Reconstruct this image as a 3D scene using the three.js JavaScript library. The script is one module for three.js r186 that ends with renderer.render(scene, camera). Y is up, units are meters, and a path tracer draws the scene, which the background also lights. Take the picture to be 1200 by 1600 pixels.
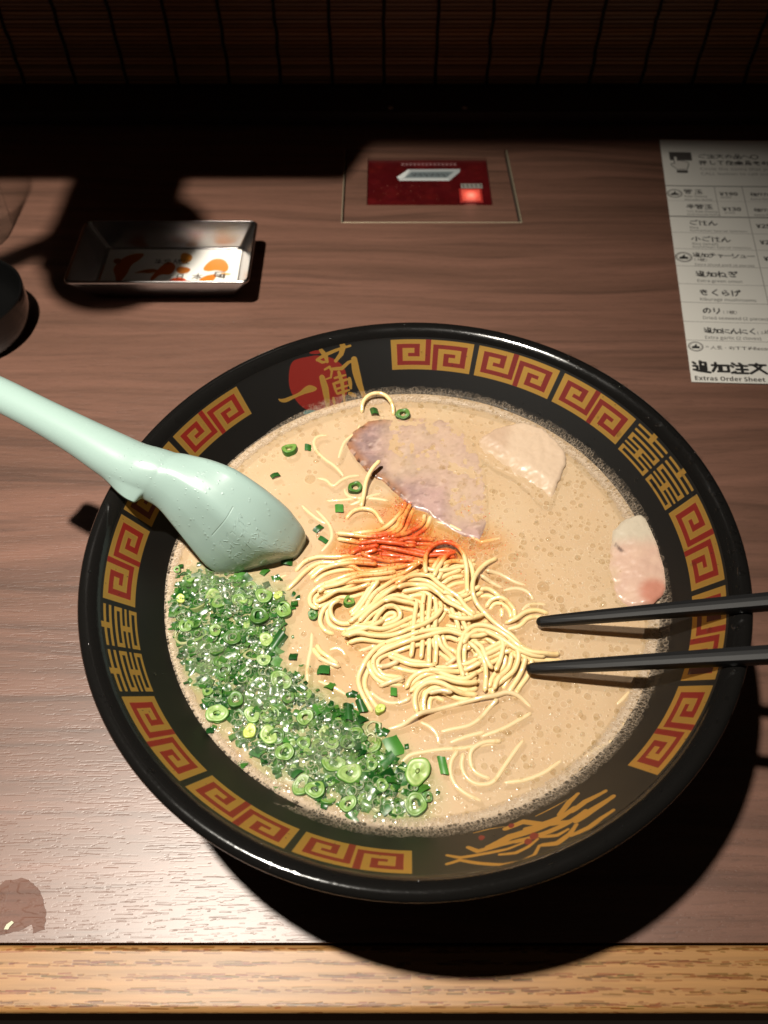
import * as THREE from 'three';
import { RoundedBoxGeometry } from 'three/addons/geometries/RoundedBoxGeometry.js';
import { mergeGeometries } from 'three/addons/utils/BufferGeometryUtils.js';

// ---------- camera, light, exposure (metres; y up; bowl centre at x = z = 0, counter top at y = 0) ----------
const scene = new THREE.Scene();
scene.background = new THREE.Color(0.012, 0.0086, 0.0062);
const camera = new THREE.PerspectiveCamera(65.62, 3 / 4, 0.01, 20);
camera.position.set(-0.0085, 0.2866, 0.1412);
camera.rotation.set(THREE.MathUtils.degToRad(-54.1), 0, 0);
camera.focus = 0.27; camera.userData.fStop = 16;
const renderer = new THREE.WebGLRenderer({ antialias: true });
renderer.setSize(768, 1024);
renderer.toneMapping = THREE.LinearToneMapping;
renderer.toneMappingExposure = 1.0;
renderer.shadowMap.enabled = true;
const LAMP = new THREE.Vector3(-0.172, 0.735, 0.02), LAMP_AIM = [-0.18, 0, -0.03], LAMP_I = 3.25, LAMP_COL = new THREE.Color(1, 0.93, 0.82);
const LAMP_ANGLE = 0.66, LAMP_PEN = 1.0;

// ---------- helpers ----------
let seedState = 12345;
const rnd = () => { seedState = (seedState + 0x6d2b79f5) | 0; let t = Math.imul(seedState ^ (seedState >>> 15), 1 | seedState); t = (t + Math.imul(t ^ (t >>> 7), 61 | t)) ^ t; return ((t ^ (t >>> 14)) >>> 0) / 4294967296; };
const rr = (a, b) => a + (b - a) * rnd();
const clamp = (x, a = 0, b = 1) => Math.min(b, Math.max(a, x)), lerp = (a, b, t) => a + (b - a) * t;
const smooth = (a, b, x) => { const t = clamp((x - a) / (b - a)); return t * t * (3 - 2 * t); };
const hash = (x, y, s) => { let h = Math.imul(x | 0, 374761393) + Math.imul(y | 0, 668265263) + Math.imul(s | 0, 974634777); h = Math.imul(h ^ (h >>> 13), 1274126177); return ((h ^ (h >>> 16)) >>> 0) / 4294967296; };
function vnoise(x, y, s = 0) {
  const ix = Math.floor(x), iy = Math.floor(y); let fx = x - ix, fy = y - iy; fx = fx * fx * (3 - 2 * fx); fy = fy * fy * (3 - 2 * fy);
  return lerp(lerp(hash(ix, iy, s), hash(ix + 1, iy, s), fx), lerp(hash(ix, iy + 1, s), hash(ix + 1, iy + 1, s), fx), fy);
}
const fbm = (x, y, s, o = 4) => { let v = 0, a = 0.5, t = 0; for (let i = 0; i < o; i++) { v += a * vnoise(x, y, s + i * 17); t += a; a *= 0.5; x *= 2.03; y *= 2.03; } return v / t; };
const used = new Map();
function numbered(n) { const k = used.get(n) ?? 0; used.set(n, k + 1); return k ? n + '_' + String(k).padStart(3, '0') : n; }
function tag(o, label, category, group, kind) { if (label) o.userData.label = label; if (category) o.userData.category = category; if (group) o.userData.group = group; if (kind) o.userData.kind = kind; return o; }
function mesh(name, geo, mat, parent) { const m = new THREE.Mesh(geo, mat); m.name = parent && parent !== scene ? name : numbered(name); m.castShadow = m.receiveShadow = true; (parent ?? scene).add(m); return m; }
function thing(name, label, category, pos = [0, 0, 0], group) { const g = new THREE.Group(); g.name = numbered(name); g.position.set(...pos); scene.add(g); return tag(g, label, category, group); }
const M = (o) => new THREE.MeshPhysicalMaterial(o);
const C = (r, g, b) => new THREE.Color().setRGB(r, g, b);
function canvas(w, h) { const c = document.createElement('canvas'); c.width = w; c.height = h; const g = c.getContext('2d'); g.lineJoin = 'round'; g.lineCap = 'round'; return [c, g]; }
function canvasTex(c, srgb = true, wrap = THREE.ClampToEdgeWrapping) { const t = new THREE.CanvasTexture(c); if (srgb) t.colorSpace = THREE.SRGBColorSpace; t.wrapS = t.wrapT = wrap; return t; }
function dataTex(w, h, f, srgb) {
  const d = new Uint8Array(w * h * 4), o = [0, 0, 0];
  for (let y = 0; y < h; y++) for (let x = 0; x < w; x++) { f(x, y, o); const i = (y * w + x) * 4; d[i] = clamp(o[0], 0, 255); d[i + 1] = clamp(o[1], 0, 255); d[i + 2] = clamp(o[2], 0, 255); d[i + 3] = 255; }
  const t = new THREE.DataTexture(d, w, h); t.magFilter = THREE.LinearFilter; t.minFilter = THREE.LinearMipmapLinearFilter; t.wrapS = t.wrapT = THREE.RepeatWrapping; if (srgb) t.colorSpace = THREE.SRGBColorSpace; t.needsUpdate = true; return t;
}
const box = (w, h, d, x, y, z, r = 0.0006, s = 2) => new RoundedBoxGeometry(w, h, d, s, Math.min(r, w / 2.1, h / 2.1, d / 2.1)).translate(x, y, z);
function planarUV(g, f) { const p = g.attributes.position, uv = new Float32Array(p.count * 2); for (let i = 0; i < p.count; i++) { const [u, v] = f(p.getX(i), p.getY(i), p.getZ(i)); uv[2 * i] = u; uv[2 * i + 1] = v; } g.setAttribute('uv', new THREE.BufferAttribute(uv, 2)); return g; }
const pts = (s) => s.trim().split(/\s+/).map((q) => q.split(',').map(Number));
// the bowl stands a little tilted; its rim plane and the broth in it
const RIM = 0.075, TILT = 0.0267, rimY = (x) => RIM + TILT * x;
const brothY = (x, z) => 0.0545 + TILT * x - 0.018 * z;

// ---------- textures of the counter ----------
const TW = 0.62;                                            // metres covered by one tile of the laminate print
const [grainC, gg] = canvas(2048, 2048);                    // short pores, used as relief
gg.fillStyle = '#fff'; gg.fillRect(0, 0, 2048, 2048);
const pores = [];
for (let i = 0; i < 42000; i++) { const x = rnd() * 2048, y = rnd() * 2048, l = 4 + Math.pow(rnd(), 2.4) * 46, a = 0.12 + 0.6 * rnd(); pores.push([x, y, l, a]); }
for (const [x, y, l, a] of pores) { gg.strokeStyle = `rgba(0,0,0,${a})`; gg.lineWidth = 0.5 + a * 0.8; for (const dx of [0, -2048]) { gg.beginPath(); gg.moveTo(x + dx, y); gg.quadraticCurveTo(x + dx + l / 2, y + (a - 0.4) * 2, x + dx + l, y + (l % 3) - 1); gg.stroke(); } }
const grainBump = canvasTex(grainC, false, THREE.RepeatWrapping); grainBump.repeat.set(1.7, 1.7);
const grainPix = gg.getImageData(0, 0, 2048, 2048).data;
const walnut = dataTex(2048, 2048, (x, y, o) => {
  const u = x / 2048, v = y / 2048, warp = fbm(u * 3, v * 9, 3, 3) * 0.05, w = v + warp;
  let n = 0.5 * fbm(u * 4, w * 90, 11, 4) + 0.3 * fbm(u * 10, w * 300, 23, 3) + 0.2 * fbm(u * 2.2, w * 14, 31, 3);
  const dark = smooth(0.60, 0.76, fbm(u * 5, w * 150, 41, 3)), fade = smooth(0, 0.03, Math.min(u, 1 - u));
  n = lerp(0.5, n, 0.4 + 0.6 * fade);
  const p = grainPix[((2047 - y) * 2048 + x) * 4] / 255, k = (0.72 + 0.56 * n) * (1 - 0.12 * dark) * (0.84 + 0.16 * p);
  o[0] = 110 * k; o[1] = 78 * k; o[2] = 64 * k * (0.97 + 0.06 * n);
}, true);
const mWalnut = M({ map: walnut, roughness: 0.43, ior: 1.75, bumpMap: grainBump, bumpScale: 0.00009 });
const [oakC, og] = canvas(2048, 128);
{
  const im = og.createImageData(2048, 128);
  for (let y = 0; y < 128; y++) for (let x = 0; x < 2048; x++) {
    const u = x / 2048, v = y / 128 + 0.03 * fbm(u * 5, 0.5, 5, 3), band = 0.5 + 0.5 * Math.sin(v * 44 + 2.5 * fbm(u * 6, v * 3, 9, 3)), n = fbm(u * 30, v * 40, 15, 4), i = (y * 2048 + x) * 4, k = 0.86 + 0.18 * n - 0.06 * band;
    im.data[i] = 172 * k; im.data[i + 1] = 126 * k; im.data[i + 2] = 76 * k; im.data[i + 3] = 255;
  }
  og.putImageData(im, 0, 0);
  for (let i = 0; i < 5200; i++) {
    const x = rnd() * 2048, row = Math.floor(rnd() * 8) + 0.5, y = (row + 0.32 * (rnd() + rnd() - 1)) * 16, l = 4 + Math.pow(rnd(), 2) * 26;
    og.strokeStyle = `rgba(${78 + rnd() * 40},${44 + rnd() * 24},16,${0.25 + 0.55 * rnd()})`; og.lineWidth = 0.8 + rnd() * 1.3; og.beginPath(); og.moveTo(x, y); og.lineTo(x + l, y + rr(-1, 1)); og.stroke();
  }
}
const mOak = M({ map: canvasTex(oakC, true, THREE.RepeatWrapping), roughness: 0.45, bumpMap: canvasTex(oakC, false, THREE.RepeatWrapping), bumpScale: 0.00015 });
const mDarkWood = M({ map: walnut, color: C(0.22, 0.15, 0.12), roughness: 0.55 });
const uvM = (x, y, z) => [x / TW + 0.5, z / TW + 0.13];

const speckled = dataTex(256, 256, (x, y, o) => { o[0] = o[1] = o[2] = 255 * smooth(0.4, 0.62, fbm(x / 26, y / 11, 171, 4)); }); speckled.repeat.set(14, 14);

// ---------- the counter ----------
const counter = thing('counter', 'dark walnut laminate counter top with a light oak front edge', 'counter');
counter.userData.kind = 'structure';
const REC = { x0: -0.0345, x1: 0.0755, z0: -0.3640, z1: -0.2822 };
{
  const s = new THREE.Shape([[-0.5, -0.46], [0.5, -0.46], [0.5, 0.1038], [-0.5, 0.1038]].map(([x, z]) => new THREE.Vector2(x, -z)));
  s.holes.push(new THREE.Path([[REC.x0, REC.z0], [REC.x1 - 0.002, REC.z0], [REC.x1, REC.z1], [REC.x0, REC.z1]].map(([x, z]) => new THREE.Vector2(x, -z))));
  const g = new THREE.ExtrudeGeometry(s, { depth: 0.03, bevelEnabled: false, curveSegments: 1 }); g.rotateX(-Math.PI / 2); g.translate(0, -0.03, 0);
  mesh('tabletop', planarUV(g, uvM), mWalnut, counter);
  const e = box(1.0, 0.034, 0.0187, 0, -0.017, 0.1042 + 0.00945, 0.0022, 3);
  mesh('edge_strip', planarUV(e, (x, y, z) => [x / 0.6, (z - 0.104 + (z > 0.1205 ? -y : 0)) / 0.03]), mOak, counter);
  // worn patch where the laminate print has been scraped off beside the edge, with a chip of pale core showing
  const wear = [[-0.1345, 0.0855], [-0.1285, 0.0846], [-0.1245, 0.0868], [-0.1212, 0.0902], [-0.1185, 0.0958], [-0.1180, 0.1000], [-0.1215, 0.1012], [-0.1225, 0.0985], [-0.1262, 0.1006], [-0.134, 0.1020], [-0.142, 0.1018], [-0.142, 0.092]];
  const jag = wear.flatMap((a, i) => { const b = wear[(i + 1) % wear.length]; return [0, 0.2, 0.4, 0.6, 0.8].map((t) => [lerp(a[0], b[0], t) + rr(-0.00035, 0.00035), lerp(a[1], b[1], t) + rr(-0.0002, 0.0002)]); });
  const ws = new THREE.Shape(jag.map(([x, z]) => new THREE.Vector2(x, -z))), wg = new THREE.ShapeGeometry(ws); wg.rotateX(-Math.PI / 2); wg.translate(0, 0.00012, 0);
  tag(mesh('worn_patch', planarUV(wg, uvM), M({ map: walnut, color: C(0.86, 0.76, 0.72), roughness: 0.6, bumpMap: speckled, bumpScale: 0.00012 }), counter), 'scraped matt patch of bare laminate');
  const cs = new THREE.Shape([[-0.1305, 0.0986], [-0.1291, 0.0976], [-0.1283, 0.0981], [-0.1293, 0.0993], [-0.1296, 0.1001], [-0.1310, 0.1001], [-0.1307, 0.0992]].map(([x, z]) => new THREE.Vector2(x, -z)));
  const cg = new THREE.ExtrudeGeometry(cs, { depth: 0.0003, bevelEnabled: false }); cg.rotateX(-Math.PI / 2); cg.translate(0, 0.0002, 0);
  mesh('bare_chip', cg, M({ color: C(0.6, 0.58, 0.42), roughness: 0.8 }), counter);
}

// ---------- sensor panel let into the counter ----------
{
  const t = thing('sensor_panel', 'flush wooden panel in the counter with a red backlit plate showing a tray', 'panel');
  const px0 = REC.x0 + 0.0016, px1 = REC.x1 - 0.0026, pz0 = REC.z0, pz1 = REC.z1 - 0.0014;
  const R = { x0: -0.0192, x1: 0.0590, z0: -0.3548, z1: -0.3012 };
  const s = new THREE.Shape([[px0, pz0], [px1 - 0.002, pz0], [px1, pz1], [px0, pz1]].map(([x, z]) => new THREE.Vector2(x, -z)));
  s.holes.push(new THREE.Path([[R.x0, R.z0], [R.x1, R.z0], [R.x1, R.z1], [R.x0, R.z1]].map(([x, z]) => new THREE.Vector2(x, -z))));
  const g = new THREE.ExtrudeGeometry(s, { depth: 0.004, bevelEnabled: false }); g.rotateX(-Math.PI / 2); g.translate(0, -0.0044, 0);
  mesh('wooden_panel', planarUV(g, (x, y, z) => [x / TW + 0.2, z / TW + 0.71]), mWalnut, t);
  mesh('recess_floor', box(0.112, 0.002, 0.084, 0.0205, -0.0075, -0.323), M({ color: C(0.012, 0.009, 0.007), roughness: 0.8 }), t);
  const brass = M({ color: C(0.5, 0.43, 0.3), metalness: 0.5, roughness: 0.45 });
  mesh('edging', box(0.0006, 0.003, 0.0818, REC.x0 + 0.0003, -0.0012, -0.3231, 0.0002), brass, t);
  mesh('edging', box(0.1085, 0.003, 0.0006, 0.0205, -0.0012, REC.z1 - 0.0003, 0.0002), brass, t);
  const e3 = box(0.0006, 0.003, 0.0818, 0, -0.0016, 0, 0.0002); e3.rotateY(0.0244); e3.translate(REC.x1 - 0.0015, 0, -0.3231); mesh('edging', e3, brass, t);
  const [c, q] = canvas(1024, 700);
  q.fillStyle = '#480a0e'; q.fillRect(0, 0, 1024, 700);
  for (let i = 0; i < 500; i++) { q.fillStyle = `rgba(${rnd() < 0.5 ? '40,0,0' : '200,70,60'},${0.05 * rnd()})`; q.beginPath(); q.arc(rnd() * 1024, rnd() * 700, 10 + rnd() * 60, 0, 7); q.fill(); }
  const X = (x) => (x - 262) / 680 * 1024, Y = (y) => (y - 165) / 262 * 700;
  const quad = (p, f) => { q.fillStyle = f; q.beginPath(); p.forEach(([x, y], i) => (i ? q.lineTo(X(x), Y(y)) : q.moveTo(X(x), Y(y)))); q.closePath(); q.fill(); };
  quad([[425, 262], [492, 217], [788, 215], [785, 232], [722, 282], [440, 282]], '#aab0b0'); quad([[425, 262], [492, 217], [500, 222], [470, 264], [445, 270]], '#d8dcda');
  quad([[470, 264], [512, 232], [752, 230], [708, 264]], '#6f7a7c'); quad([[440, 270], [712, 268], [722, 282], [440, 282]], '#c9cecd');
  q.fillStyle = '#3b3f41'; for (let i = 0; i < 26; i++) q.fillRect(X(505 + i * 8.2), Y(240 + (i % 3) * 4), 9, 8 + (i % 4) * 9);
  q.fillStyle = '#a08080'; for (let i = 0; i < 14; i++) { q.fillRect(X(450 + i * 23), Y(182), 30, 6); q.fillRect(X(452 + i * 23), Y(192), 26, 6); q.fillRect(X(460 + i * 23), Y(182), 6, 34); }
  q.fillStyle = '#8f8f88'; q.fillRect(X(783), Y(298), 120 / 680 * 1024, 26 / 262 * 700); q.fillStyle = '#2a1a18'; for (let i = 0; i < 5; i++) { q.fillRect(X(788 + i * 24), Y(303), 22, 7); q.fillRect(X(792 + i * 24), Y(313), 22, 7); q.fillRect(X(794 + i * 24), Y(302), 6, 42); }
  for (let i = 0; i < 40; i++) { q.fillStyle = `rgba(230,170,140,${0.2 + 0.5 * rnd()})`; q.beginPath(); q.arc(X(rr(270, 720)), Y(rr(290, 390)), rr(1, 4), 0, 7); q.fill(); }
  const rg = new THREE.PlaneGeometry(R.x1 - R.x0 - 0.0004, R.z1 - R.z0 - 0.0004); rg.rotateX(-Math.PI / 2); rg.translate((R.x0 + R.x1) / 2, -0.0022, (R.z0 + R.z1) / 2);
  mesh('red_plate', rg, M({ map: canvasTex(c), roughness: 0.3 }), t);
  const lx = R.x0 + (832 - 262) / 680 * (R.x1 - R.x0), lz = R.z0 + (366 - 165) / 262 * (R.z1 - R.z0);
  mesh('lamp_frame', box(0.0146, 0.0006, 0.0150, lx, -0.00195, lz, 0.0003), M({ color: C(0.35, 0.03, 0.025), roughness: 0.35 }), t);
  const [ec, eg] = canvas(128, 128); const gr = eg.createRadialGradient(64, 64, 4, 64, 64, 62); gr.addColorStop(0, '#ffb096'); gr.addColorStop(0.45, '#f07a64'); gr.addColorStop(1, '#a02018'); eg.fillStyle = gr; eg.fillRect(0, 0, 128, 128);
  mesh('indicator_lamp', box(0.0116, 0.0006, 0.0120, lx, -0.0015, lz, 0.0003), M({ color: C(0.5, 0.1, 0.07), emissive: C(1, 1, 1), emissiveMap: canvasTex(ec), emissiveIntensity: 0.62, roughness: 0.3 }), t);
  const pl = new THREE.PointLight(C(1, 0.35, 0.25), 0.00012); pl.name = 'indicator_light'; pl.position.set(lx, 0.0015, lz); pl.shadow.radius = 0.2; pl.castShadow = true; t.add(pl);
}

// ---------- back rail and bamboo blind ----------
{
  const r = thing('back_rail', 'dark wooden rail along the back of the counter under the blind', 'rail');
  mesh('rail', box(1.0, 0.009, 0.036, 0, 0.0045, -0.4135, 0.001), mDarkWood, r);
  for (const x of [-0.004, 0.0465]) { const g = new THREE.SphereGeometry(0.0022, 10, 6, 0, 7, 0, 1.3); g.scale(1, 0.5, 1); g.translate(x, 0.009, -0.4); mesh('screw', g, M({ color: C(0.7, 0.68, 0.64), metalness: 1, roughness: 0.3 }), r); }
  const b = thing('bamboo_blind', 'brown bamboo roll blind hanging behind the counter', 'blind');
  const slatM = [0, 1, 2, 3].map((k) => M({ map: walnut, color: C(1.5 + 0.4 * k, 1.3 + 0.32 * k, 0.72 + 0.18 * k), roughness: 0.45 }));
  const slatG = [0, 1, 2].map((k) => planarUV(box(1.0, 0.00215 + 0.0001 * k, 0.0012, 0, 0, 0, 0.0004, 1), (x, y) => [x / 0.7 + k * 0.3, y * 8 + k * 0.31]));
  for (let i = 0; i < 78; i++) { const m = mesh('slat', slatG[i % 3], slatM[Math.floor(rnd() * 4)], b); m.position.set(rr(-0.01, 0.01), 0.0105 + i * 0.00262, -0.4335 + rr(-0.0004, 0.0004)); m.rotation.x = rr(-0.25, 0.25); }
  const cordM = M({ color: C(0.012, 0.008, 0.006), roughness: 0.9 });
  for (let k = -11; k <= 12; k++) {
    const p = []; for (let i = 0; i <= 34; i++) p.push(new THREE.Vector3(-0.009 + k * 0.0362 + 0.0003 * Math.sin(i * 1.7 + k) + 0.0006 * hash(i, k, 3), 0.008 + i * 0.006, -0.4322));
    mesh('cord', new THREE.TubeGeometry(new THREE.CatmullRomCurve3(p), 70, 0.0011, 5), cordM, b);
  }
  const w = mesh('back_wall', box(1.2, 0.9, 0.02, 0, 0.4, -0.47), M({ color: C(0.03, 0.02, 0.014), roughness: 0.8 })); tag(w, null, null, null, 'structure');
}
// ---------- out of the frame: shelf above the blind, water dispenser, lamp ----------
{
  const s = thing('overhead_shelf', 'dark wooden shelf over the back of the counter, in front of the blind', 'shelf');
  mesh('board', box(1.0, 0.02, 0.27, 0, 0.37, -0.311), mDarkWood, s);
  const d = thing('water_dispenser', 'dark water dispenser with a tap over the tumbler', 'dispenser');
  const dm = M({ color: C(0.02, 0.018, 0.016), roughness: 0.35 });
  mesh('housing', box(0.30, 0.155, 0.19, -0.22, 0.2775, -0.327, 0.004, 3), dm, d);
  mesh('spout', new THREE.CylinderGeometry(0.033, 0.029, 0.05, 28).translate(-0.165, 0.228, -0.168), dm, d);
  mesh('spout_arm', box(0.05, 0.03, 0.10, -0.172, 0.236, -0.205, 0.006, 3), dm, d);
  const lv = box(0.05, 0.008, 0.012, 0, 0, 0, 0.003, 2); lv.rotateY(0.6); lv.rotateZ(0.2); lv.translate(-0.208, 0.226, -0.165); mesh('lever', lv, dm, d);
  const l = thing('booth_lamp', 'small warm white downlight over the booth', 'lamp', LAMP.toArray());
  mesh('bulb', new THREE.SphereGeometry(0.0135, 20, 14), M({ color: C(1, 1, 1), emissive: LAMP_COL, emissiveIntensity: 60, roughness: 0.5 }), l);
  mesh('socket', new THREE.CylinderGeometry(0.012, 0.016, 0.03, 20).translate(0, 0.029, 0), M({ color: C(0.03, 0.03, 0.03), roughness: 0.5 }), l);
  const sp = new THREE.SpotLight(LAMP_COL, LAMP_I, 0, LAMP_ANGLE, LAMP_PEN, 2); sp.name = 'booth_lamp_light'; sp.position.set(0, 0, 0); sp.shadow.radius = 0.62; sp.castShadow = true; l.add(sp);
  sp.target.position.set(LAMP_AIM[0] - LAMP.x, LAMP_AIM[1] - LAMP.y, LAMP_AIM[2] - LAMP.z); l.add(sp.target); sp.target.name = 'aim';
}

// ---------- stroke lettering (no font with these characters is at hand) ----------
const GLYPH = {
  追: '0112 0424 2427 0738 3899 5140 4147 4171 7174 4474 4477 7477 4777', 加: '0343 4348 4838 2124 2408 5393 5358 9398 5898', 注: '1122 0314 0928 5162 3393 3696 6369 2999', 文: '4152 0292 7255 5509 2255 5599',
  の: '524628162351838668', 品: '3070 3034 7074 3474 0545 0509 4549 0949 5595 5559 9599 5999', へ: '0532 3298', 押: '0232 2029 2918 0635 4181 4145 8185 4383 4585 6169', し: '3036487886', て: '1181 71434759', 従: '2013 3105 1519 4051 7162 3393 6368 6595 4659 4899',
  業: '4042 6062 1323 0393 1494 0595 0696 5359 5709 5799', 員: '3070 3032 7072 3272 2484 2488 8488 2686 2888 3819 7889', を: '1272 4125 250575 8443475989', お: '0353 31381507 5565758869 7294', 替: '0141 0343 2104 2344 5191 5393 7154 7394 2575 2529 7579 2777 2979',
  玉: '1181 5158 1585 0999 7687', 半: '2133 8163 1484 0696 5059', ご: '2262 15275878 7182 8190', は: '1119 3383 6168 6858 5889', ん: '4109154456586996', 小: '5158 5848 2306 7396', チ: '7122 0494 52563819', ャ: '2484 8466 4359', ー: '0595', シ: '1123 0425 19588393',
  ュ: '2464 6468 1888', ね: '2029 0333 33064352 52738578 78584768 7899', ぎ: '1171 1474 3066 27386878 8082 9092', き: '1272 1474 4166 25386978', く: '7025 2579', ら: '4162 2327 27547587 8749', げ: '1119 3383 6166 6649 8082 9192', り: '2126 7175 7549', に: '1119 4383 36478889',
  枚: '0343 2029 2307 2446 6142 5292 7256 8249 5599', 片: '2126 2608 6063 2484 2767 6769', 人: '5144 4409 4499', 気: '3113 2181 2373 1575 7578 7899 2759 5829', '・': '4555', す: '0292 5158 5843 4355 5549', め: '2147 711718163555758696', 細: '3013 1334 3406 0636 2529 5292 5259 9299 5595 7279 5999',
  か: '0363 6368 6858 3109 7184', た: '0353 2109 5585 5689', 日: '2171 2129 7179 2575 2979', 本: '0393 5059 5308 5398 3777', 麺: '0141 2104 0444 0646 0699 5191 5458 9498 5494 6468 8488 5898', 熟: '2131 0252 1444 0747 5292 6156 8286 0819 3839 5859 8899', 年: '2013 1383 2676 0797 5059', 堂: '5052 2133 8172 0394 2676 5669 0999', 焼: '0213 2008 2448 5191 4494 6166 8186 4749 7779 9998',
};
function glyphs(q, text, x, y, size, weight = 0.1, pitch = 1.06, sx = 1) {       // x, y = left end of the baseline; units of q
  for (const ch of text) {
    const g = GLYPH[ch];
    if (g) {
      q.lineWidth = size * weight; q.strokeStyle = q.fillStyle; q.beginPath();
      for (const st of g.split(' ')) for (let i = 0; i < st.length; i += 2) { const px = x + (+st[i] + 0.5) / 10 * size * sx, py = y - size + (+st[i + 1] + 0.5) / 10 * size; i ? q.lineTo(px, py) : q.moveTo(px, py); }
      q.stroke();
    } else { q.font = `${size * 0.8}px sans-serif`; q.fillText(ch, x, y - size * 0.12); }
    x += size * sx * (g ? pitch : 0.5);
  }
}

// ---------- order sheet ----------
{
  const W = 0.150, H = 0.2305, K = 2048 / 230.5, [c, q] = canvas(Math.round(150 * K), 2048);
  q.fillStyle = '#dcd9d1'; q.fillRect(0, 0, c.width, c.height); q.scale(K, K);
  const ink = '#1d1b19', grey = '#5a5652', text = (s, x, y, size, col = grey, bold, w) => { q.fillStyle = col; q.font = `${bold ? 'bold ' : ''}${size}px sans-serif`; if (w) { const k = w / q.measureText(s).width; q.save(); q.translate(x, y); q.scale(k, 1); q.fillText(s, 0, 0); q.restore(); } else q.fillText(s, x, y); };
  const jp = (s, x, y, size, col = ink, wt = 0.115, pitch) => { q.fillStyle = col; glyphs(q, s, x, y, size, wt, pitch); };
  const line = (x0, y0, x1, y1, w, col) => { q.strokeStyle = col; q.lineWidth = w; q.beginPath(); q.moveTo(x0, y0); q.lineTo(x1, y1); q.stroke(); };
  const thumb = (x, y, r) => { q.strokeStyle = grey; q.lineWidth = r * 0.13; q.beginPath(); q.ellipse(x, y, r, r * 0.95, 0, 0, 7); q.stroke(); q.lineWidth = r * 0.06; q.beginPath(); q.ellipse(x, y, r * 0.82, r * 0.78, 0, 0, 7); q.stroke(); q.fillStyle = ink; q.beginPath(); q.moveTo(x - r * 0.55, y + r * 0.4); q.lineTo(x - r * 0.55, y - r * 0.02); q.lineTo(x - r * 0.2, y - r * 0.08); q.lineTo(x + r * 0.05, y - r * 0.52); q.lineTo(x + r * 0.2, y - r * 0.42); q.lineTo(x + r * 0.12, y - r * 0.08); q.lineTo(x + r * 0.55, y - r * 0.06); q.lineTo(x + r * 0.5, y + r * 0.38); q.closePath(); q.fill(); };
  // header: a finger on a button
  q.fillStyle = '#4a4643'; q.fillRect(5, 15.4, 14.4, 10);
  q.fillStyle = '#d4d0c8'; q.strokeStyle = '#4a4643'; q.lineWidth = 0.5; q.beginPath(); q.moveTo(8.6, 36); q.lineTo(5.4, 31); q.quadraticCurveTo(5, 28.4, 7.6, 29.4); q.lineTo(7.6, 21.5); q.quadraticCurveTo(8.6, 19.8, 9.8, 21.5); q.lineTo(9.8, 26); q.quadraticCurveTo(11.2, 24.6, 12.4, 26.4); q.quadraticCurveTo(14, 25.4, 15, 27.2); q.quadraticCurveTo(17, 27, 16.8, 30); q.lineTo(15.2, 36); q.closePath(); q.fill(); q.stroke();
  q.fillStyle = '#4a4643'; q.fillRect(8.4, 37, 7, 3.2);
  jp('ご注文の品へ', 23.4, 22.6, 5.4); q.lineWidth = 0.7; q.beginPath(); q.arc(60, 20.4, 2.3, 0, 7); q.stroke(); jp('押して従業員をお', 23.4, 30.4, 5.4);
  text('Circle the items that you want', 23.4, 36.6, 4.3, '#837e78'); text('CALL button to call our staff', 23.4, 42.2, 4.3, '#837e78');
  line(0, 55, 150, 55, 0.7, '#3a3734'); line(0, 71.4, 150, 71.4, 0.3, '#a39e97'); line(0, 88, 150, 88, 0.8, '#3a3734');
  for (const y of [104.3, 120.2, 136.4, 152.5, 168.5, 184.5, 199.3]) line(0, y, 150, y, 0.35, '#8d8882');
  line(30.3, 55, 30.3, 88, 0.4, '#8d8882'); line(47.5, 55, 47.5, 199.3, 0.4, '#8d8882'); line(78, 55, 78, 199.3, 0.4, '#8d8882');
  thumb(5, 63.6, 4.5); jp('替玉', 10.8, 63.6, 5.2, ink, 0.11, 1.25); text('Kae-Dama', 10.6, 67.3, 3.1); text('(Noodle Refill)', 10.6, 70.5, 2.7);
  text('¥190', 32.6, 65, 5.2, ink, true); text('(税込 ¥209)'.replace('税込 ', ''), 33, 68, 2.3); jp('細かた', 51.4, 65.4, 4); text('Extra firm', 51, 69.4, 2.8);
  jp('半替玉', 10.8, 79.8, 5.2); text('1/2 Kae-Dama', 10.6, 83.4, 3); text('(Half Noodle Refill)', 10.6, 86.6, 2.3); text('¥130', 32.6, 81.2, 5.2, ink, true); text('(¥143)', 33.4, 84.4, 2.3); jp('細かた', 51.4, 82, 4); text('Extra firm', 51, 86, 2.8);
  jp('ごはん', 10.9, 96.8, 5.5, ink, 0.12); text('Rice', 10.9, 100.1, 3); text('Koshihikari Special Selection', 10.9, 103.3, 2.5, grey, false, 34); text('¥250', 50.6, 98.6, 5.4, ink, true);
  jp('小ごはん', 10.9, 113, 5.5, ink, 0.12); text('Rice (small)', 10.9, 116, 3); text('Koshihikari Special Selection', 10.9, 119.3, 2.5, grey, false, 34); text('¥200', 50.6, 114.6, 5.4, ink, true);
  thumb(5, 128.2, 4.6); jp('追加チャーシュー', 10.5, 128, 4.6, ink, 0.12, 0.96); jp('(4枚)', 10.8, 131.8, 3.2, grey); text('Extra sliced pork (4 pieces)', 10.6, 135.4, 2.9, grey, false, 34); text('¥', 50.6, 130, 5.4, ink, true); text('250', 54, 130, 5.4, ink, true);
  jp('追加ねぎ', 10.5, 146, 5.6, ink, 0.13); text('Extra green onion', 10.5, 150.6, 3.2, '#3f3b38', false, 25.5); text('¥120', 52, 147, 5.4, ink, true);
  jp('きくらげ', 10.7, 162.2, 5.5, ink, 0.13); text('Kikurage mushrooms', 10.4, 166.7, 3.2, '#3f3b38', false, 31); text('¥120', 52, 163, 5.4, ink, true);
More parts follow.
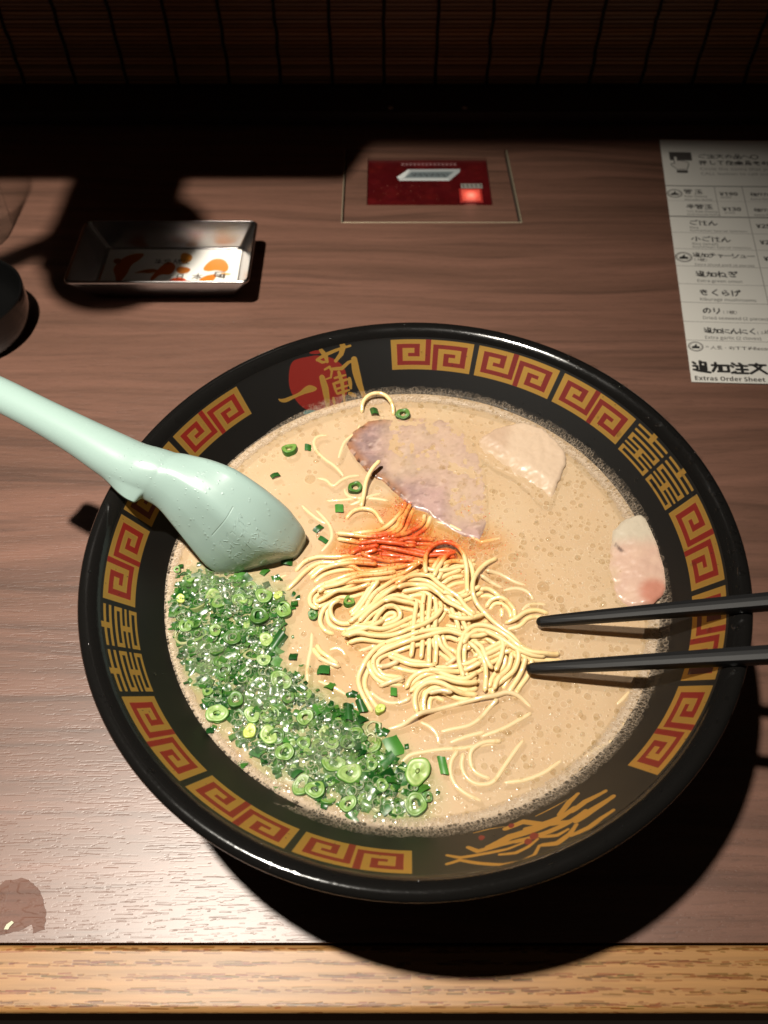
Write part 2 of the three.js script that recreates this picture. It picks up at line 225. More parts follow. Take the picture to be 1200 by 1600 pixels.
  jp('のり', 10.6, 177.7, 5.4, ink, 0.13, 1); jp('(2枚)', 22, 177.6, 3.3, grey); text('Dried seaweed (2 pieces)', 10.4, 182.3, 3.3, '#3f3b38', false, 35); text('¥120', 52, 179, 5.4, ink, true);
  jp('追加にんにく', 10.2, 193.5, 4.7, ink, 0.13, 0.98); jp('(2片)', 38, 193.2, 3.6, grey); text('Extra garlic (2 cloves)', 10, 198, 3.2, '#3f3b38', false, 29.5); text('¥120', 52, 195, 5.4, ink, true);
  thumb(4.6, 204.2, 3.7); text('=', 9.6, 205.6, 3.4); jp('人気・おすすめ', 12.2, 206, 3, grey); text('/ Recommended', 32, 205.8, 3.2, grey, true);
  jp('追加注文', 1.6, 223.8, 8.9, ink, 0.17, 1.07); text('Extras Order Sheet', 1.6, 229.2, 4.2, '#2a2724', true, 35.5);
  const g = new THREE.PlaneGeometry(W, H, 30, 40), p = g.attributes.position, TL = [0.17699, -0.37545], ey = [-0.1314, 0.9913], ex = [0.9985, 0.045];
  for (let i = 0; i < p.count; i++) {
    const u = p.getX(i) + W / 2, v = H / 2 - p.getY(i), lift = 0.0006 + 0.0035 * Math.pow(clamp(u / W), 2) + 0.0008 * Math.sin(v * 30) * (u / W);
    p.setXYZ(i, TL[0] + ex[0] * u + ey[0] * v, lift, TL[1] + ex[1] * u + ey[1] * v);
  }
  const sheet2 = g.clone(), p2 = sheet2.attributes.position; for (let i = 0; i < p2.count; i++) p2.setY(i, p2.getY(i) - 0.0002);
  sheet2.setIndex([...sheet2.index.array].reverse()); const both = mergeGeometries([g, sheet2]); both.computeVertexNormals();
  tag(mesh('order_sheet', both, M({ map: canvasTex(c), roughness: 0.7 })), 'white printed order sheet with black Japanese and English lines, at the right of the counter', 'order sheet');
}

// ---------- metal tray with a printed label ----------
{
  const t = thing('metal_tray', 'small rectangular stainless steel tray with a white and orange printed label inside', 'tray', [-0.1295, 0, -0.2310]);
  const T0 = [-0.0490, 0.0492, -0.0268, 0.0275], ring = (ins, y, r) => { const [a, b, c0, d] = [T0[0] + ins, T0[1] - ins, T0[2] + ins * 0.35, T0[3] - ins], o = []; for (const [cx, cz, a0] of [[b - r, d - r, 0], [a + r, d - r, 1], [a + r, c0 + r, 2], [b - r, c0 + r, 3]]) for (let k = 0; k <= 5; k++) { const an = (a0 + k / 5) * Math.PI / 2; o.push([cx + r * Math.cos(an), y, cz + r * Math.sin(an)]); } return o; };
  const prof = [[0.0000, 0.0165, 0.0036], [-0.0002, 0.0174, 0.0036], [0.0004, 0.0180, 0.0034], [0.0011, 0.0178, 0.0030], [0.0014, 0.0168, 0.0030], [0.0090, 0.0036, 0.0034], [0.0098, 0.0024, 0.0034], [0.0112, 0.0018, 0.0030], [0.020, 0.0018, 0.002], [0.0390, 0.0018, 0.0001]];
  const out = [[0.0000, 0.0165, 0.0036], [0.0084, 0.0022, 0.004], [0.0102, 0.0004, 0.004], [0.0390, 0.0004, 0.0001]];
  const loft = (P, flip) => { const v = [], idx = [], n = 24; P.forEach(([a, y, r]) => ring(a, y, r).forEach((q) => v.push(...q))); for (let i = 0; i < P.length - 1; i++) for (let k = 0; k < n; k++) { const a = i * n + k, b = i * n + (k + 1) % n, c = a + n, d = b + n; flip ? idx.push(a, b, c, b, d, c) : idx.push(a, c, b, b, c, d); } const g = new THREE.BufferGeometry(); g.setAttribute('position', new THREE.Float32BufferAttribute(v, 3)); g.setIndex(idx); g.computeVertexNormals(); return g; };
  const g = mergeGeometries([loft(prof, true), loft(out, false)]);
  mesh('tray_body', planarUV(g, (x, y, z) => [x * 8, z * 8 + y * 9]), M({ color: C(0.50, 0.47, 0.46), metalness: 1, roughness: 0.26, roughnessMap: dataTex(256, 256, (x, y, o) => { o[1] = 170 + 85 * fbm(x / 40, y / 14, 71, 3); o[0] = o[2] = o[1]; }) }), t);
  const [c, q] = canvas(1024, 512); q.fillStyle = '#f4f1ea'; q.fillRect(0, 0, 1024, 512);
  const X = (x) => (x - 60) / 985 * 1024, Y = (y) => (y - 60) / 225 * 512;
  const blob = (p, f) => { q.fillStyle = f; q.beginPath(); p.forEach(([x, y], i) => { const [nx, ny] = p[(i + 1) % p.length]; i ? 0 : q.moveTo((X(x) + X(nx)) / 2, (Y(y) + Y(ny)) / 2); const [mx, my] = p[(i + 2) % p.length]; q.quadraticCurveTo(X(nx), Y(ny), (X(nx) + X(mx)) / 2, (Y(ny) + Y(my)) / 2); }); q.fill(); };
  blob([[120, 160], [190, 90], [340, 75], [300, 120], [250, 140], [240, 200], [190, 250], [160, 200]], '#c8641c'); blob([[110, 110], [170, 110], [170, 140], [120, 135]], '#a8561c');
  blob([[270, 190], [400, 160], [480, 175], [400, 190], [350, 185]], '#b8601f'); blob([[410, 220], [460, 160], [520, 120], [590, 150], [560, 200], [480, 190], [440, 230]], '#cf5f1c'); blob([[590, 70], [690, 90], [680, 130], [610, 140]], '#d98a2b'); blob([[580, 150], [700, 160], [680, 190], [600, 190]], '#c4702a');
  blob([[520, 240], [600, 205], [690, 220], [680, 265], [560, 265]], '#d8481e'); blob([[770, 170], [830, 110], [920, 110], [970, 150], [960, 185], [880, 170], [830, 180]], '#e08a35'); blob([[750, 240], [800, 200], [900, 190], [870, 235], [800, 255]], '#e2812c'); blob([[720, 275], [790, 250], [900, 240], [980, 235], [940, 262], [830, 278]], '#f0c020'); blob([[900, 185], [1010, 190], [960, 200]], '#e8a848');
  q.fillStyle = '#3a2a1c'; glyphs(q, '年堂', X(415), Y(138), 62, 0.1); glyphs(q, '焼堂', X(555), Y(138), 62, 0.1); glyphs(q, '日本', X(590), Y(222), 78, 0.1, 1.65); glyphs(q, '麺', X(868), Y(215), 88, 0.1);
  q.fillStyle = '#5a4030'; for (let i = 0; i < 22; i++) { const x = 100 + i * 12; q.fillRect(X(x), Y(225 + (i % 3) * 5), 7, 34); q.fillRect(X(x) - 3, Y(232 + (i % 2) * 9), 14, 4); } q.fillStyle = '#8a9a30'; for (let i = 0; i < 14; i++) q.fillRect(X(830 + i * 11), Y(240 + (i % 3) * 4), 6, 20);
  const l = new THREE.PlaneGeometry(0.0770, 0.0380); l.rotateX(-Math.PI / 2); l.translate(0.0002, 0.0021, -0.0030);
  mesh('label', l, M({ map: canvasTex(c), roughness: 0.4 }), t);
}

// ---------- black cup and clear tumbler at the left ----------
{
  const c = thing('black_cup', 'glossy black cup at the left side of the picture, above the spoon handle', 'cup', [-0.2265, 0, -0.1860]);
  const pr = [[0, 0.0005], [0.026, 0.0005], [0.029, 0.003], [0.0316, 0.012], [0.0322, 0.022], [0.0322, 0.0232], [0.0314, 0.0236], [0.0305, 0.0224], [0.029, 0.014], [0.025, 0.005], [0, 0.004]].map(([r, y]) => new THREE.Vector2(r, y));
  mesh('cup_body', new THREE.LatheGeometry(pr, 64), M({ color: C(0.004, 0.004, 0.004), roughness: 0.16, bumpMap: dataTex(256, 256, (x, y, o) => { o[0] = o[1] = o[2] = 255 * fbm(x / 9, y / 3, 77, 3); }), bumpScale: 0.0001 }), c);
  const t = thing('water_tumbler', 'clear water tumbler at the left side of the picture, behind the black cup', 'tumbler', [-0.2600, 0, -0.2720]);
  const tp = [[0, 0.0005], [0.027, 0.0005], [0.029, 0.003], [0.033, 0.05], [0.036, 0.092], [0.0365, 0.093], [0.037, 0.092]].map(([r, y]) => new THREE.Vector2(r, y));
  mesh('glass', new THREE.LatheGeometry(tp, 64), M({ color: C(0.9, 0.92, 0.92), transmission: 1, thickness: 0, roughness: 0.02, ior: 1.5 }), t);
}

// ---------- the bowl ----------
const bowl = thing('ramen_bowl', 'large black bowl with a gold and red key pattern band, full of noodle soup', 'bowl', [0, RIM, 0]);
bowl.rotation.z = Math.atan(TILT);
const lacquerRough = dataTex(512, 512, (x, y, o) => { const n = fbm(x / 60, y / 60, 81, 4), s = fbm(x / 5, y / 5, 83, 2); o[1] = 255 * clamp(0.55 + 0.5 * n + 0.25 * (s > 0.66)); o[0] = o[2] = o[1]; });
const speck = dataTex(512, 512, (x, y, o) => { o[0] = o[1] = o[2] = 140 + 115 * smooth(0.62, 0.8, fbm(x / 6, y / 6, 91, 2)) - 30 * fbm(x / 2, y / 2, 92, 2); });
lacquerRough.repeat.set(7, 1); speck.repeat.set(7, 1);
const mLacquer = M({ color: C(0.006, 0.0056, 0.0052), roughness: 0.15, roughnessMap: lacquerRough, bumpMap: speck, bumpScale: 0.000012 });
{
  const outer = [[0, -0.0735], [0.036, -0.0735], [0.038, -0.0725], [0.0385, -0.064], [0.041, -0.0625], [0.060, -0.056], [0.078, -0.040], [0.092, -0.020], [0.1000, -0.0065], [0.1022, -0.0042], [0.1040, -0.0032], [0.1048, -0.0018], [0.1050, -0.0009], [0.1049, -0.0001], [0.1044, 0.0005], [0.1036, 0.0009], [0.1027, 0.0010], [0.1017, 0.0008], [0.1008, 0.0004], [0.1000, -0.0002], [0.0992, -0.0009], [0.0985, -0.0018]].map(([r, y]) => new THREE.Vector2(r, y));
  const g = new THREE.LatheGeometry(outer, 220); mesh('shell', g, mLacquer, bowl);
  // inside wall with the printed band: two halves, so that the print stays sharp
  const paint = (half) => {
    const [c, q] = canvas(2048, 256), D = 180, base = half * 180 - 120, X = (d) => { let e = d - base; while (e < -40) e += 360; while (e > 320) e -= 360; return e / D * 2048; }, Y = (v) => (v + 0.1) / 1.4 * 256, gold = '#b98f45', red = '#66150e';
    q.fillStyle = '#0b0a09'; q.fillRect(0, 0, 2048, 256);
    const kx = 2048 / D, ky = 256 / 1.4;
    const panel = (d0, d1) => {
      for (const turn of [0, 360, -360]) {
        const x0 = (d0 + turn - base) * kx, w = (d1 - d0) * kx; if (x0 > 2060 || x0 + w < -10) continue;
        const y0 = Y(0), h = 0.5 * ky, ux = w / 14, uy = h / 7;
        q.fillStyle = gold; q.fillRect(x0, y0, w, h); q.fillStyle = red;
        const seg = (x, y, X1, Y1) => q.fillRect(x0 + x * ux, y0 + y * uy, (X1 - x) * ux, (Y1 - y) * uy);
        const sp = (f) => { for (const [a, b, e, d] of [[5.9, 0, 6.8, 5.9], [1, 5, 6.8, 5.95], [1, 1.05, 1.95, 5.95], [1, 1.05, 4.9, 2.0], [4, 1.05, 4.9, 3.95], [2.9, 3.15, 4.9, 3.95]]) f ? seg(14 - e, 7 - d, 14 - a, 7 - b) : seg(a, b, e, d); };
        sp(false); sp(true);
        for (let i = 0; i < 5; i++) { q.fillStyle = 'rgba(20,12,5,.55)'; q.beginPath(); q.ellipse(x0 + rnd() * w, y0 + rnd() * h, 0.8 + rnd() * 2, 0.6 + rnd(), rnd() * 3, 0, 7); q.fill(); }
      }
    };
    const happy = (d0, d1) => {
      for (const turn of [0, 360, -360]) for (let k = 0; k < 2; k++) {
        const dw = (d1 - d0 - 0.9) / 2, x0 = (d0 + k * (dw + 0.9) + turn - base) * kx, w = dw * kx, y0 = Y(-0.03), h = 0.55 * ky; if (x0 > 2060 || x0 + w < -10) continue;
        q.fillStyle = gold; const b = (a, e, c1, d) => q.fillRect(x0 + a * w, y0 + e * h, (c1 - a) * w, (d - e) * h);
        b(0, 0.07, 1, 0.14); b(0, 0.22, 1, 0.29); b(0.42, -0.01, 0.56, 0.29);
        b(0, 0.37, 1, 0.44); b(0, 0.52, 1, 0.585); b(0, 0.37, 0.1, 0.585); b(0.9, 0.37, 1, 0.585);
        b(0, 0.655, 1, 0.715); b(0.42, 0.55, 0.56, 0.82);
        b(0, 0.785, 1, 0.85); b(0, 0.935, 1, 1); b(0, 0.785, 0.1, 1); b(0.9, 0.785, 1, 1);
      }
    };
    for (const [a, b] of [[-93.5, -74.1], [-72.9, -53.5], [-52.3, -33.0], [-11.4, 8.1], [9.3, 28.6], [29.8, 49.0], [90.9, 109.2], [110.4, 129.2], [130.5, 149.2], [169.8, 188.7], [189.9, 208.6], [-150.0, -131.2]]) panel(a, b);
    happy(-31.8, -12.5); happy(150.3, 168.7);
    for (const [col, w, s] of LOGO) {
      const p = pts(s), mm = 2048 / (D / 360 * 2 * Math.PI * 92); q.fillStyle = q.strokeStyle = { red, gold, teal: '#4f8f92' }[col];
      {
        const P = p.map(([d, v]) => [X(d), Y(v)]);
        const xy = (a, b) => [(a[0] + b[0]) / 2, (a[1] + b[1]) / 2];
        q.save(); q.beginPath();
        if (w === 0) { P.forEach((a, i) => { const b = P[(i + 1) % P.length], e = P[(i + 2) % P.length]; i || q.moveTo(...xy(a, b)); q.quadraticCurveTo(...b, ...xy(b, e)); }); q.fill(); } else {
          // brush stroke: dabs along the line, wider in the middle
          for (let i = 0; i < P.length - 1; i++) for (let k = 0; k < 14; k++) { const t = k / 14, T = (i + t) / (P.length - 1), x = lerp(P[i][0], P[i + 1][0], t), y = lerp(P[i][1], P[i + 1][1], t), r = w * 0.5 * (0.72 + 0.36 * Math.sin(Math.PI * clamp(T + 0.12)) ); q.moveTo(x, y); q.ellipse(x, y, r * mm, r / 23.4 * ky * 1.0, 0, 0, 7); }
          q.fill();
        }
        q.restore();
      }
    }
    const im = q.getImageData(0, 0, 2048, 256), md = im.data, [mc, mq] = canvas(2048, 256); for (let i = 0; i < md.length; i += 4) { const k = clamp((md[i + 1] - 70) / 50); md[i] = md[i + 1] = md[i + 2] = 255 * 0.75 * k; } mq.putImageData(im, 0, 0);
    return { map: canvasTex(c), metalnessMap: canvasTex(mc, false), metalness: 1 };
  };
  const LOGO = [
  ['red', 0.00, '-118.45,0.148 -117.11,0.016 -115.23,0.007 -112.98,0.031 -111.21,0.039 -109.81,0.085 -107.90,0.137 -106.35,0.234 -105.32,0.340 -105.05,0.489 -105.25,0.632 -105.77,0.790 -107.57,0.894 -109.61,0.953 -112.77,0.972 -115.13,0.942 -117.54,0.867 -118.79,0.760 -119.53,0.627 -119.88,0.485 -119.63,0.340'],
  ['red', 0.00, '-112.90,-0.023 -111.91,-0.047 -110.18,-0.030 -109.09,0.026 -110.93,0.036'],
  ['teal', 0.00, '-118.97,0.871 -117.45,0.851 -114.76,0.931 -116.45,0.954 -118.74,0.912'],
  ['gold', 0.00, '-123.58,0.483 -122.55,0.533 -120.22,0.541 -117.84,0.538 -116.12,0.485 -114.63,0.473 -112.94,0.575 -114.11,0.609 -116.65,0.589 -119.64,0.596 -122.13,0.609 -123.43,0.552'],
  ['gold', 1.27, '-111.25,0.121 -109.26,0.077 -106.07,0.040 -102.72,0.015'],
  ['gold', 1.66, '-109.82,-0.024 -109.08,0.098 -109.02,0.199'],
  ['gold', 1.00, '-111.25,0.121 -110.16,0.183 -108.99,0.191'],
  ['gold', 1.95, '-104.89,-0.076 -104.59,0.008 -105.39,0.122 -107.10,0.219'],
  ['gold', 2.58, '-111.27,0.422 -111.21,0.608 -111.52,0.788 -112.05,0.963'],
  ['gold', 0.90, '-110.07,0.307 -108.78,0.285 -108.49,0.363 -109.11,0.462 -110.38,0.467'],
  ['gold', 1.35, '-108.12,0.332 -105.91,0.358 -104.11,0.283 -102.47,0.259'],
  ['gold', 2.81, '-102.58,0.249 -102.62,0.447 -102.29,0.669 -101.61,0.887'],
  ['gold', 0.98, '-108.22,0.486 -105.16,0.478'],
  ['gold', 1.52, '-106.87,0.407 -106.66,0.611 -107.15,0.946'],
  ['gold', 1.15, '-108.81,0.577 -108.58,0.756'],
  ['gold', 1.15, '-108.87,0.576 -104.24,0.550'],
  ['gold', 1.51, '-104.57,0.549 -104.70,0.722'],
  ['gold', 0.88, '-108.58,0.673 -104.52,0.656'],
  ['gold', 1.05, '-108.42,0.753 -104.97,0.736'],
  ['gold', 1.57, '-105.34,0.796 -103.77,0.862'],
  ['gold', 1.30, '-109.81,0.810 -109.94,0.920'],
  ['gold', 2.82, '78.22,0.388 74.14,0.489 69.61,0.465 65.42,0.452 61.51,0.491'],
  ['gold', 2.15, '73.98,0.688 70.45,0.710 68.13,0.504 64.88,0.479'],
  ['gold', 1.95, '73.74,0.350 68.37,0.302 64.58,0.293 60.71,0.335'],
  ['gold', 2.16, '70.93,0.538 67.30,0.450 63.99,0.291'],
  ['gold', 1.33, '85.17,0.362 83.29,0.279 79.43,0.277 75.57,0.256 72.43,0.287'],
  ['gold', 1.33, '85.53,0.173 83.42,0.228 80.78,0.101 77.58,-0.030 74.82,-0.068 72.53,-0.014 70.91,0.128'],
  ['gold', 1.67, '81.43,0.477 80.21,0.355 76.34,0.381 73.13,0.361 71.03,0.334'],
  ['gold', 1.94, '64.51,0.523 61.28,0.654 58.82,0.700'],
  ['gold', 2.06, '62.52,0.454 59.54,0.482 55.50,0.413'],
  ['gold', 2.40, '63.45,0.246 60.06,0.270 55.72,0.247'],
  ['gold', 1.70, '65.98,0.048 63.03,0.023 60.38,0.050 58.06,0.046'],
  ['gold', 1.80, '70.52,0.105 68.61,0.027 65.95,0.089 63.92,0.192'],
  ['gold', 1.23, '77.19,0.186 74.85,0.132 72.52,0.174 70.38,0.258'],
  ['gold', 0.51, '67.85,0.716 64.49,0.719 61.05,0.714'],
  ['gold', 0.50, '79.57,0.782 76.52,0.790 73.70,0.740'],
  ['gold', 1.35, '69.78,0.263 67.62,0.166 65.48,0.183'],
  ['red', 0.00, '71.36,0.373 70.76,0.414 70.25,0.411 69.80,0.347 70.03,0.299 70.80,0.257 71.49,0.282'],
  ['red', 0.00, '72.67,0.298 72.16,0.336 71.73,0.335 71.32,0.281 71.51,0.238 72.15,0.202 72.74,0.221'],
  ['red', 0.00, '79.22,0.653 78.81,0.693 78.41,0.698 77.93,0.656 78.03,0.616 78.58,0.573 79.17,0.582'],
  ['red', 0.00, '73.23,0.741 72.80,0.773 72.43,0.773 72.06,0.728 72.21,0.693 72.77,0.659 73.29,0.674'],
  ];
  const wall = [[0.0985, -0.0018], [0.0980, -0.0025]]; for (let i = 1; i <= 12; i++) wall.push([0.098 - 0.015 * i / 10, -0.0025 - 0.018 * i / 10]);
  wall.push([0.076, -0.028], [0.06, -0.042], [0.03, -0.052], [0, -0.054]);
  for (const half of [0, 1]) {
    const v = [], uv = [], idx = [], n = 110;
    wall.forEach(([r, y], i) => { for (let k = 0; k <= n; k++) { const a = (half * 180 - 120 + k / n * 180) * Math.PI / 180; v.push(r * Math.cos(a), y, r * Math.sin(a)); const vv = (-y - 0.0025) / 0.018; uv.push(k / n, 1 - (clamp(vv, -0.1, 1.3) + 0.1) / 1.4); } });
    for (let i = 0; i < wall.length - 1; i++) for (let k = 0; k < n; k++) { const a = i * (n + 1) + k, b = a + 1, c = a + n + 1, d = c + 1; idx.push(a, b, c, b, d, c); }
    const w = new THREE.BufferGeometry(); w.setAttribute('position', new THREE.Float32BufferAttribute(v, 3)); w.setAttribute('uv', new THREE.Float32BufferAttribute(uv, 2)); w.setIndex(idx); w.computeVertexNormals();
    const n2 = w.attributes.normal; if (n2.getY(20) < 0) { w.setIndex(idx.reverse()); w.computeVertexNormals(); }
    mesh('inner_wall', w, M({ ...paint(half), roughness: 0.42 }), bowl);
  }
  // splashed droplets on the rim and the wall
  const dg = new THREE.SphereGeometry(1, 10, 6, 0, 7, 0, Math.PI / 2), N = 420, im = new THREE.InstancedMesh(dg, M({ color: C(0.9, 0.9, 0.9), transmission: 1, thickness: 0, roughness: 0.04, ior: 1.4 }), N), o = new THREE.Object3D();
  for (let i = 0; i < N; i++) {
    const onRim = rnd() < 0.75, a = rnd() < 0.45 ? rr(-70, 20) : rr(-180, 180), s = Math.pow(rnd(), 2.5) * (a > -70 && a < 20 ? 0.001 : 0.0006) + 0.00018, A = a * Math.PI / 180;
    let r, y; if (onRim) { r = rr(0.0995, 0.1042); y = 0.0009 - 0.0006 * Math.pow((r - 0.1025) / 0.002, 2) * 0.25; } else { const t = rr(0, 1); r = 0.098 - 0.015 * t; y = -0.0025 - 0.018 * t; }
    o.position.set(r * Math.cos(A), y, r * Math.sin(A)); o.rotation.set(0, 0, 0); if (!onRim) { o.rotation.set(0, -A, 0); o.rotateZ(0.87); } o.scale.set(s * rr(0.8, 1.4), s * 0.6, s); o.updateMatrix(); im.setMatrixAt(i, o.matrix);
  }
  im.name = 'droplets'; tag(im, null, null, null, 'stuff'); bowl.add(im);
}

// ---------- broth ----------
const BR = 0.0868, BS = 176, mmUV = (x, z) => [x / (BS / 1000) + 0.5, 0.5 - z / (BS / 1000)];
const STAIN = [[-20.8, -10.4, 4.5, 1], [-14.1, -10.8, 5.4, 1], [-6.3, -10.7, 5.8500000000000005, 1], [1.5, -11.6, 5.8500000000000005, 1], [9.2, -9.4, 5.4, 1], [14.7, -7.2, 4.05, 0.8], [0.6, -21.6, 4.5, 1], [-1.1, -28.6, 4.05, 0.9], [3.9, -17.5, 4.5, 0.9], [-8.5, -15.0, 4.5, 0.9], [-10.7, -4.5, 5.4, 0.7], [0.3, -4.4, 5.4, 0.75], [-17.3, -2.1, 5.4, 0.45], [13.8, -11.9, 5.4, 0.6], [22.7, -11.8, 6.3, 0.45], [-21.2, -26.2, 4.5, 0.25], [-8.5, -25.9, 4.5, 0.45], [-4.2, 3.1, 5.4, 0.4], [-17.1, 4.2, 5.4, 0.3], [29.4, -13.0, 4.5, 0.25]];
const stainAt = (x, z) => { let s = 0; for (const [sx, sz, r, k] of STAIN) { const d = Math.hypot((x - sx), (z - sz) * 1.25) / r; s += k * Math.exp(-d * d); } return Math.min(1.2, s); };   // mm
const HEAP = pts('-78.2,-3.7 -66.1,-4.8 -52.3,0.5 -42.0,5.7 -40.2,16.5 -41.3,30.2 -32.7,36.9 -24.4,43.3 -16.4,47.5 -12.4,55.6 -4.7,61.4 2.7,67.1 4.0,74.4 -1.3,80.6 -15.8,78.7 -32.7,71.5 -46.5,63.0 -61.5,50.1 -72.7,34.2 -79.3,18.3 -82.2,3.8');
const inside = (P, x, z) => { let c = false; for (let i = 0, j = P.length - 1; i < P.length; j = i++) if ((P[i][1] > z) !== (P[j][1] > z) && x < (P[j][0] - P[i][0]) * (z - P[i][1]) / (P[j][1] - P[i][1]) + P[i][0]) c = !c; return c; };
const edgeDist = (P, x, z) => { let best = 1e9, bx = 0, bz = 0; for (let i = 0, j = P.length - 1; i < P.length; j = i++) { const ax = P[j][0], az = P[j][1], dx = P[i][0] - ax, dz = P[i][1] - az, t = clamp(((x - ax) * dx + (z - az) * dz) / (dx * dx + dz * dz)), qx = ax + t * dx, qz = az + t * dz, d = Math.hypot(x - qx, z - qz); if (d < best) { best = d; bx = qx; bz = qz; } } return [best, bx, bz]; };
const broth = thing('broth', 'creamy beige broth with small bubbles filling the black bowl', 'broth');
const foamBubbles = [];
{
  const K = 2048 / BS, [c, q] = canvas(2048, 2048), [b, bq] = canvas(2048, 2048), P = (mm) => (mm + BS / 2) * K;
  q.fillStyle = '#d3b793'; q.fillRect(0, 0, 2048, 2048); bq.fillStyle = '#808080'; bq.fillRect(0, 0, 2048, 2048);
  for (let i = 0; i < 900; i++) { const x = rnd() * 2048, y = rnd() * 2048, r = 20 + rnd() * 120, g = q.createRadialGradient(x, y, 0, x, y, r), col = ['222,194,158', '200,164,124', '214,178,134'][i % 3]; g.addColorStop(0, `rgba(${col},.22)`); g.addColorStop(1, `rgba(${col},0)`); q.fillStyle = g; q.fillRect(x - r, y - r, 2 * r, 2 * r); }
  for (const [x, z, r, k] of STAIN) { const g = q.createRadialGradient(P(x), P(z), 0, P(x), P(z), r * 2.3 * K); g.addColorStop(0, `rgba(198,86,22,${0.75 * k})`); g.addColorStop(0.5, `rgba(208,128,48,${0.42 * k})`); g.addColorStop(1, 'rgba(214,150,70,0)'); q.fillStyle = g; q.fillRect(0, 0, 2048, 2048); }
  { const g = q.createRadialGradient(P(2), P(10), 0, P(2), P(14), 46 * K); g.addColorStop(0, 'rgba(214,156,82,.75)'); g.addColorStop(1, 'rgba(206,150,82,0)'); q.fillStyle = g; q.fillRect(0, 0, 2048, 2048); }
  { q.save(); q.filter = 'none'; for (let i = 0; i < 300; i++) { let x, z; do { x = rr(-82, 20); z = rr(-20, 82); } while (!inside(HEAP, x, z)); const r = rr(3, 9) * K, g = q.createRadialGradient(P(x), P(z), 0, P(x), P(z), r); g.addColorStop(0, 'rgba(132,160,96,.20)'); g.addColorStop(1, 'rgba(132,160,96,0)'); q.fillStyle = g; q.fillRect(P(x) - r, P(z) - r, 2 * r, 2 * r); } q.restore(); }
  const bubble = (x, z, r) => {
    const px = P(x), py = P(z), R = r * K;
    q.strokeStyle = `rgba(236,216,186,${rr(0.25, 0.65)})`; q.lineWidth = Math.max(1, R * 0.16); q.fillStyle = `rgba(168,130,88,${rr(0.05, 0.17)})`; q.beginPath(); q.arc(px, py, R, 0, 7); q.fill(); q.stroke();
    const g = bq.createRadialGradient(px, py, 0, px, py, R * 1.15); g.addColorStop(0, '#e0e0e0'); g.addColorStop(0.6, '#c8c8c8'); g.addColorStop(0.95, '#888888'); g.addColorStop(1, 'rgba(128,128,128,0)'); bq.fillStyle = g; bq.beginPath(); bq.arc(px, py, R * 1.15, 0, 7); bq.fill();
  };
  for (let i = 0; i < 14000; i++) {
    const a = rnd() * 6.2832, d = Math.sqrt(rnd()) * 85, x = d * Math.cos(a), z = d * Math.sin(a), right = smooth(-10, 25, x), heap = inside(HEAP, x, z);
    if (!heap && rnd() > 0.25 + 0.75 * right && d < 72) continue;
    const r = 0.13 + Math.pow(rnd(), 6) * 1.15; bubble(x, z, r); if (r > 0.3 && rnd() < (heap ? 0.12 : 0.6)) foamBubbles.push([x, z, r]);
  }
  for (const [px, pz, r] of [[36, -6.5, 1.9], [45, 5, 2.2], [26, -17, 1.6], [41, 12, 1.4], [55, 14, 1.3], [50, 10, 1.5], [33, 22, 1.4], [48, 40, 1.9], [58, 33, 1.5], [-34, 34, 2.0], [-36, -42, 2.2], [20, -38, 1.8]]) { bubble(px, pz, r); foamBubbles.push([px, pz, r]); }
  const disc = (r, dy) => { const g = new THREE.CircleGeometry(r, 128); g.rotateX(-Math.PI / 2); const p = g.attributes.position; for (let i = 0; i < p.count; i++) p.setY(i, brothY(p.getX(i), p.getZ(i)) + dy); planarUV(g, (x, y, z) => mmUV(x, z)); g.computeVertexNormals(); return g; };
  const map = canvasTex(c), bump = canvasTex(b, false);
  mesh('broth_body', disc(0.0815, -0.0042), M({ color: C(0.60, 0.45, 0.31), roughness: 0.5 }), broth);
  mesh('broth_surface', disc(0.0842, 0), M({ map, bumpMap: bump, bumpScale: 0.00022, roughness: 0.12, transparent: true, opacity: 0.66 }), broth);
  // ring of fine foam along the wall: cells with clear middles, thinning outwards
  const FW = 2048, FH = 160, [f, fq] = canvas(FW, FH), r0 = 0.0795, r1 = 0.0862; fq.fillStyle = '#000'; fq.fillRect(0, 0, FW, FH);
  const mmx = FW / (Math.PI * 82), mmy = FH / ((r1 - r0) * 1000);
  { const g = fq.createLinearGradient(0, 0, 0, FH); g.addColorStop(0, 'rgba(255,255,255,0)'); g.addColorStop(0.25, 'rgba(255,255,255,.65)'); g.addColorStop(0.42, 'rgba(255,255,255,.60)'); g.addColorStop(0.66, 'rgba(255,255,255,.07)'); g.addColorStop(1, 'rgba(255,255,255,0)'); fq.fillStyle = g; fq.fillRect(0, 0, FW, FH); }
  for (let i = 0; i < 5200; i++) {
    const t = Math.pow(rnd(), 0.75), x = rnd() * FW, y = t * FH, wob = 0.86 + 0.14 * vnoise(x / 60, 3, 7) , r = (0.10 + Math.pow(rnd(), 3) * 0.62) * mmx; if (t > wob) continue;
    const inn = t < 0.4 ? 0.3 : 0.03; fq.lineWidth = Math.max(1, r * 0.22);
    for (const dx of [0, FW, -FW]) { fq.beginPath(); fq.ellipse(x + dx, y, r, r / mmx * mmy, 0, 0, 7); fq.fillStyle = `rgba(${inn * 255},${inn * 255},${inn * 255},.85)`; fq.fill(); const s = (t < 0.6 ? 0.85 : 0.5) * rr(0.5, 1) * (1 - smooth(0.8, 1.0, t)); fq.strokeStyle = `rgba(255,255,255,${s})`; fq.stroke(); }
  }
  const fm = canvasTex(f, false, THREE.RepeatWrapping), v = [], uv = [], idx = [], n = 240, m = 6;
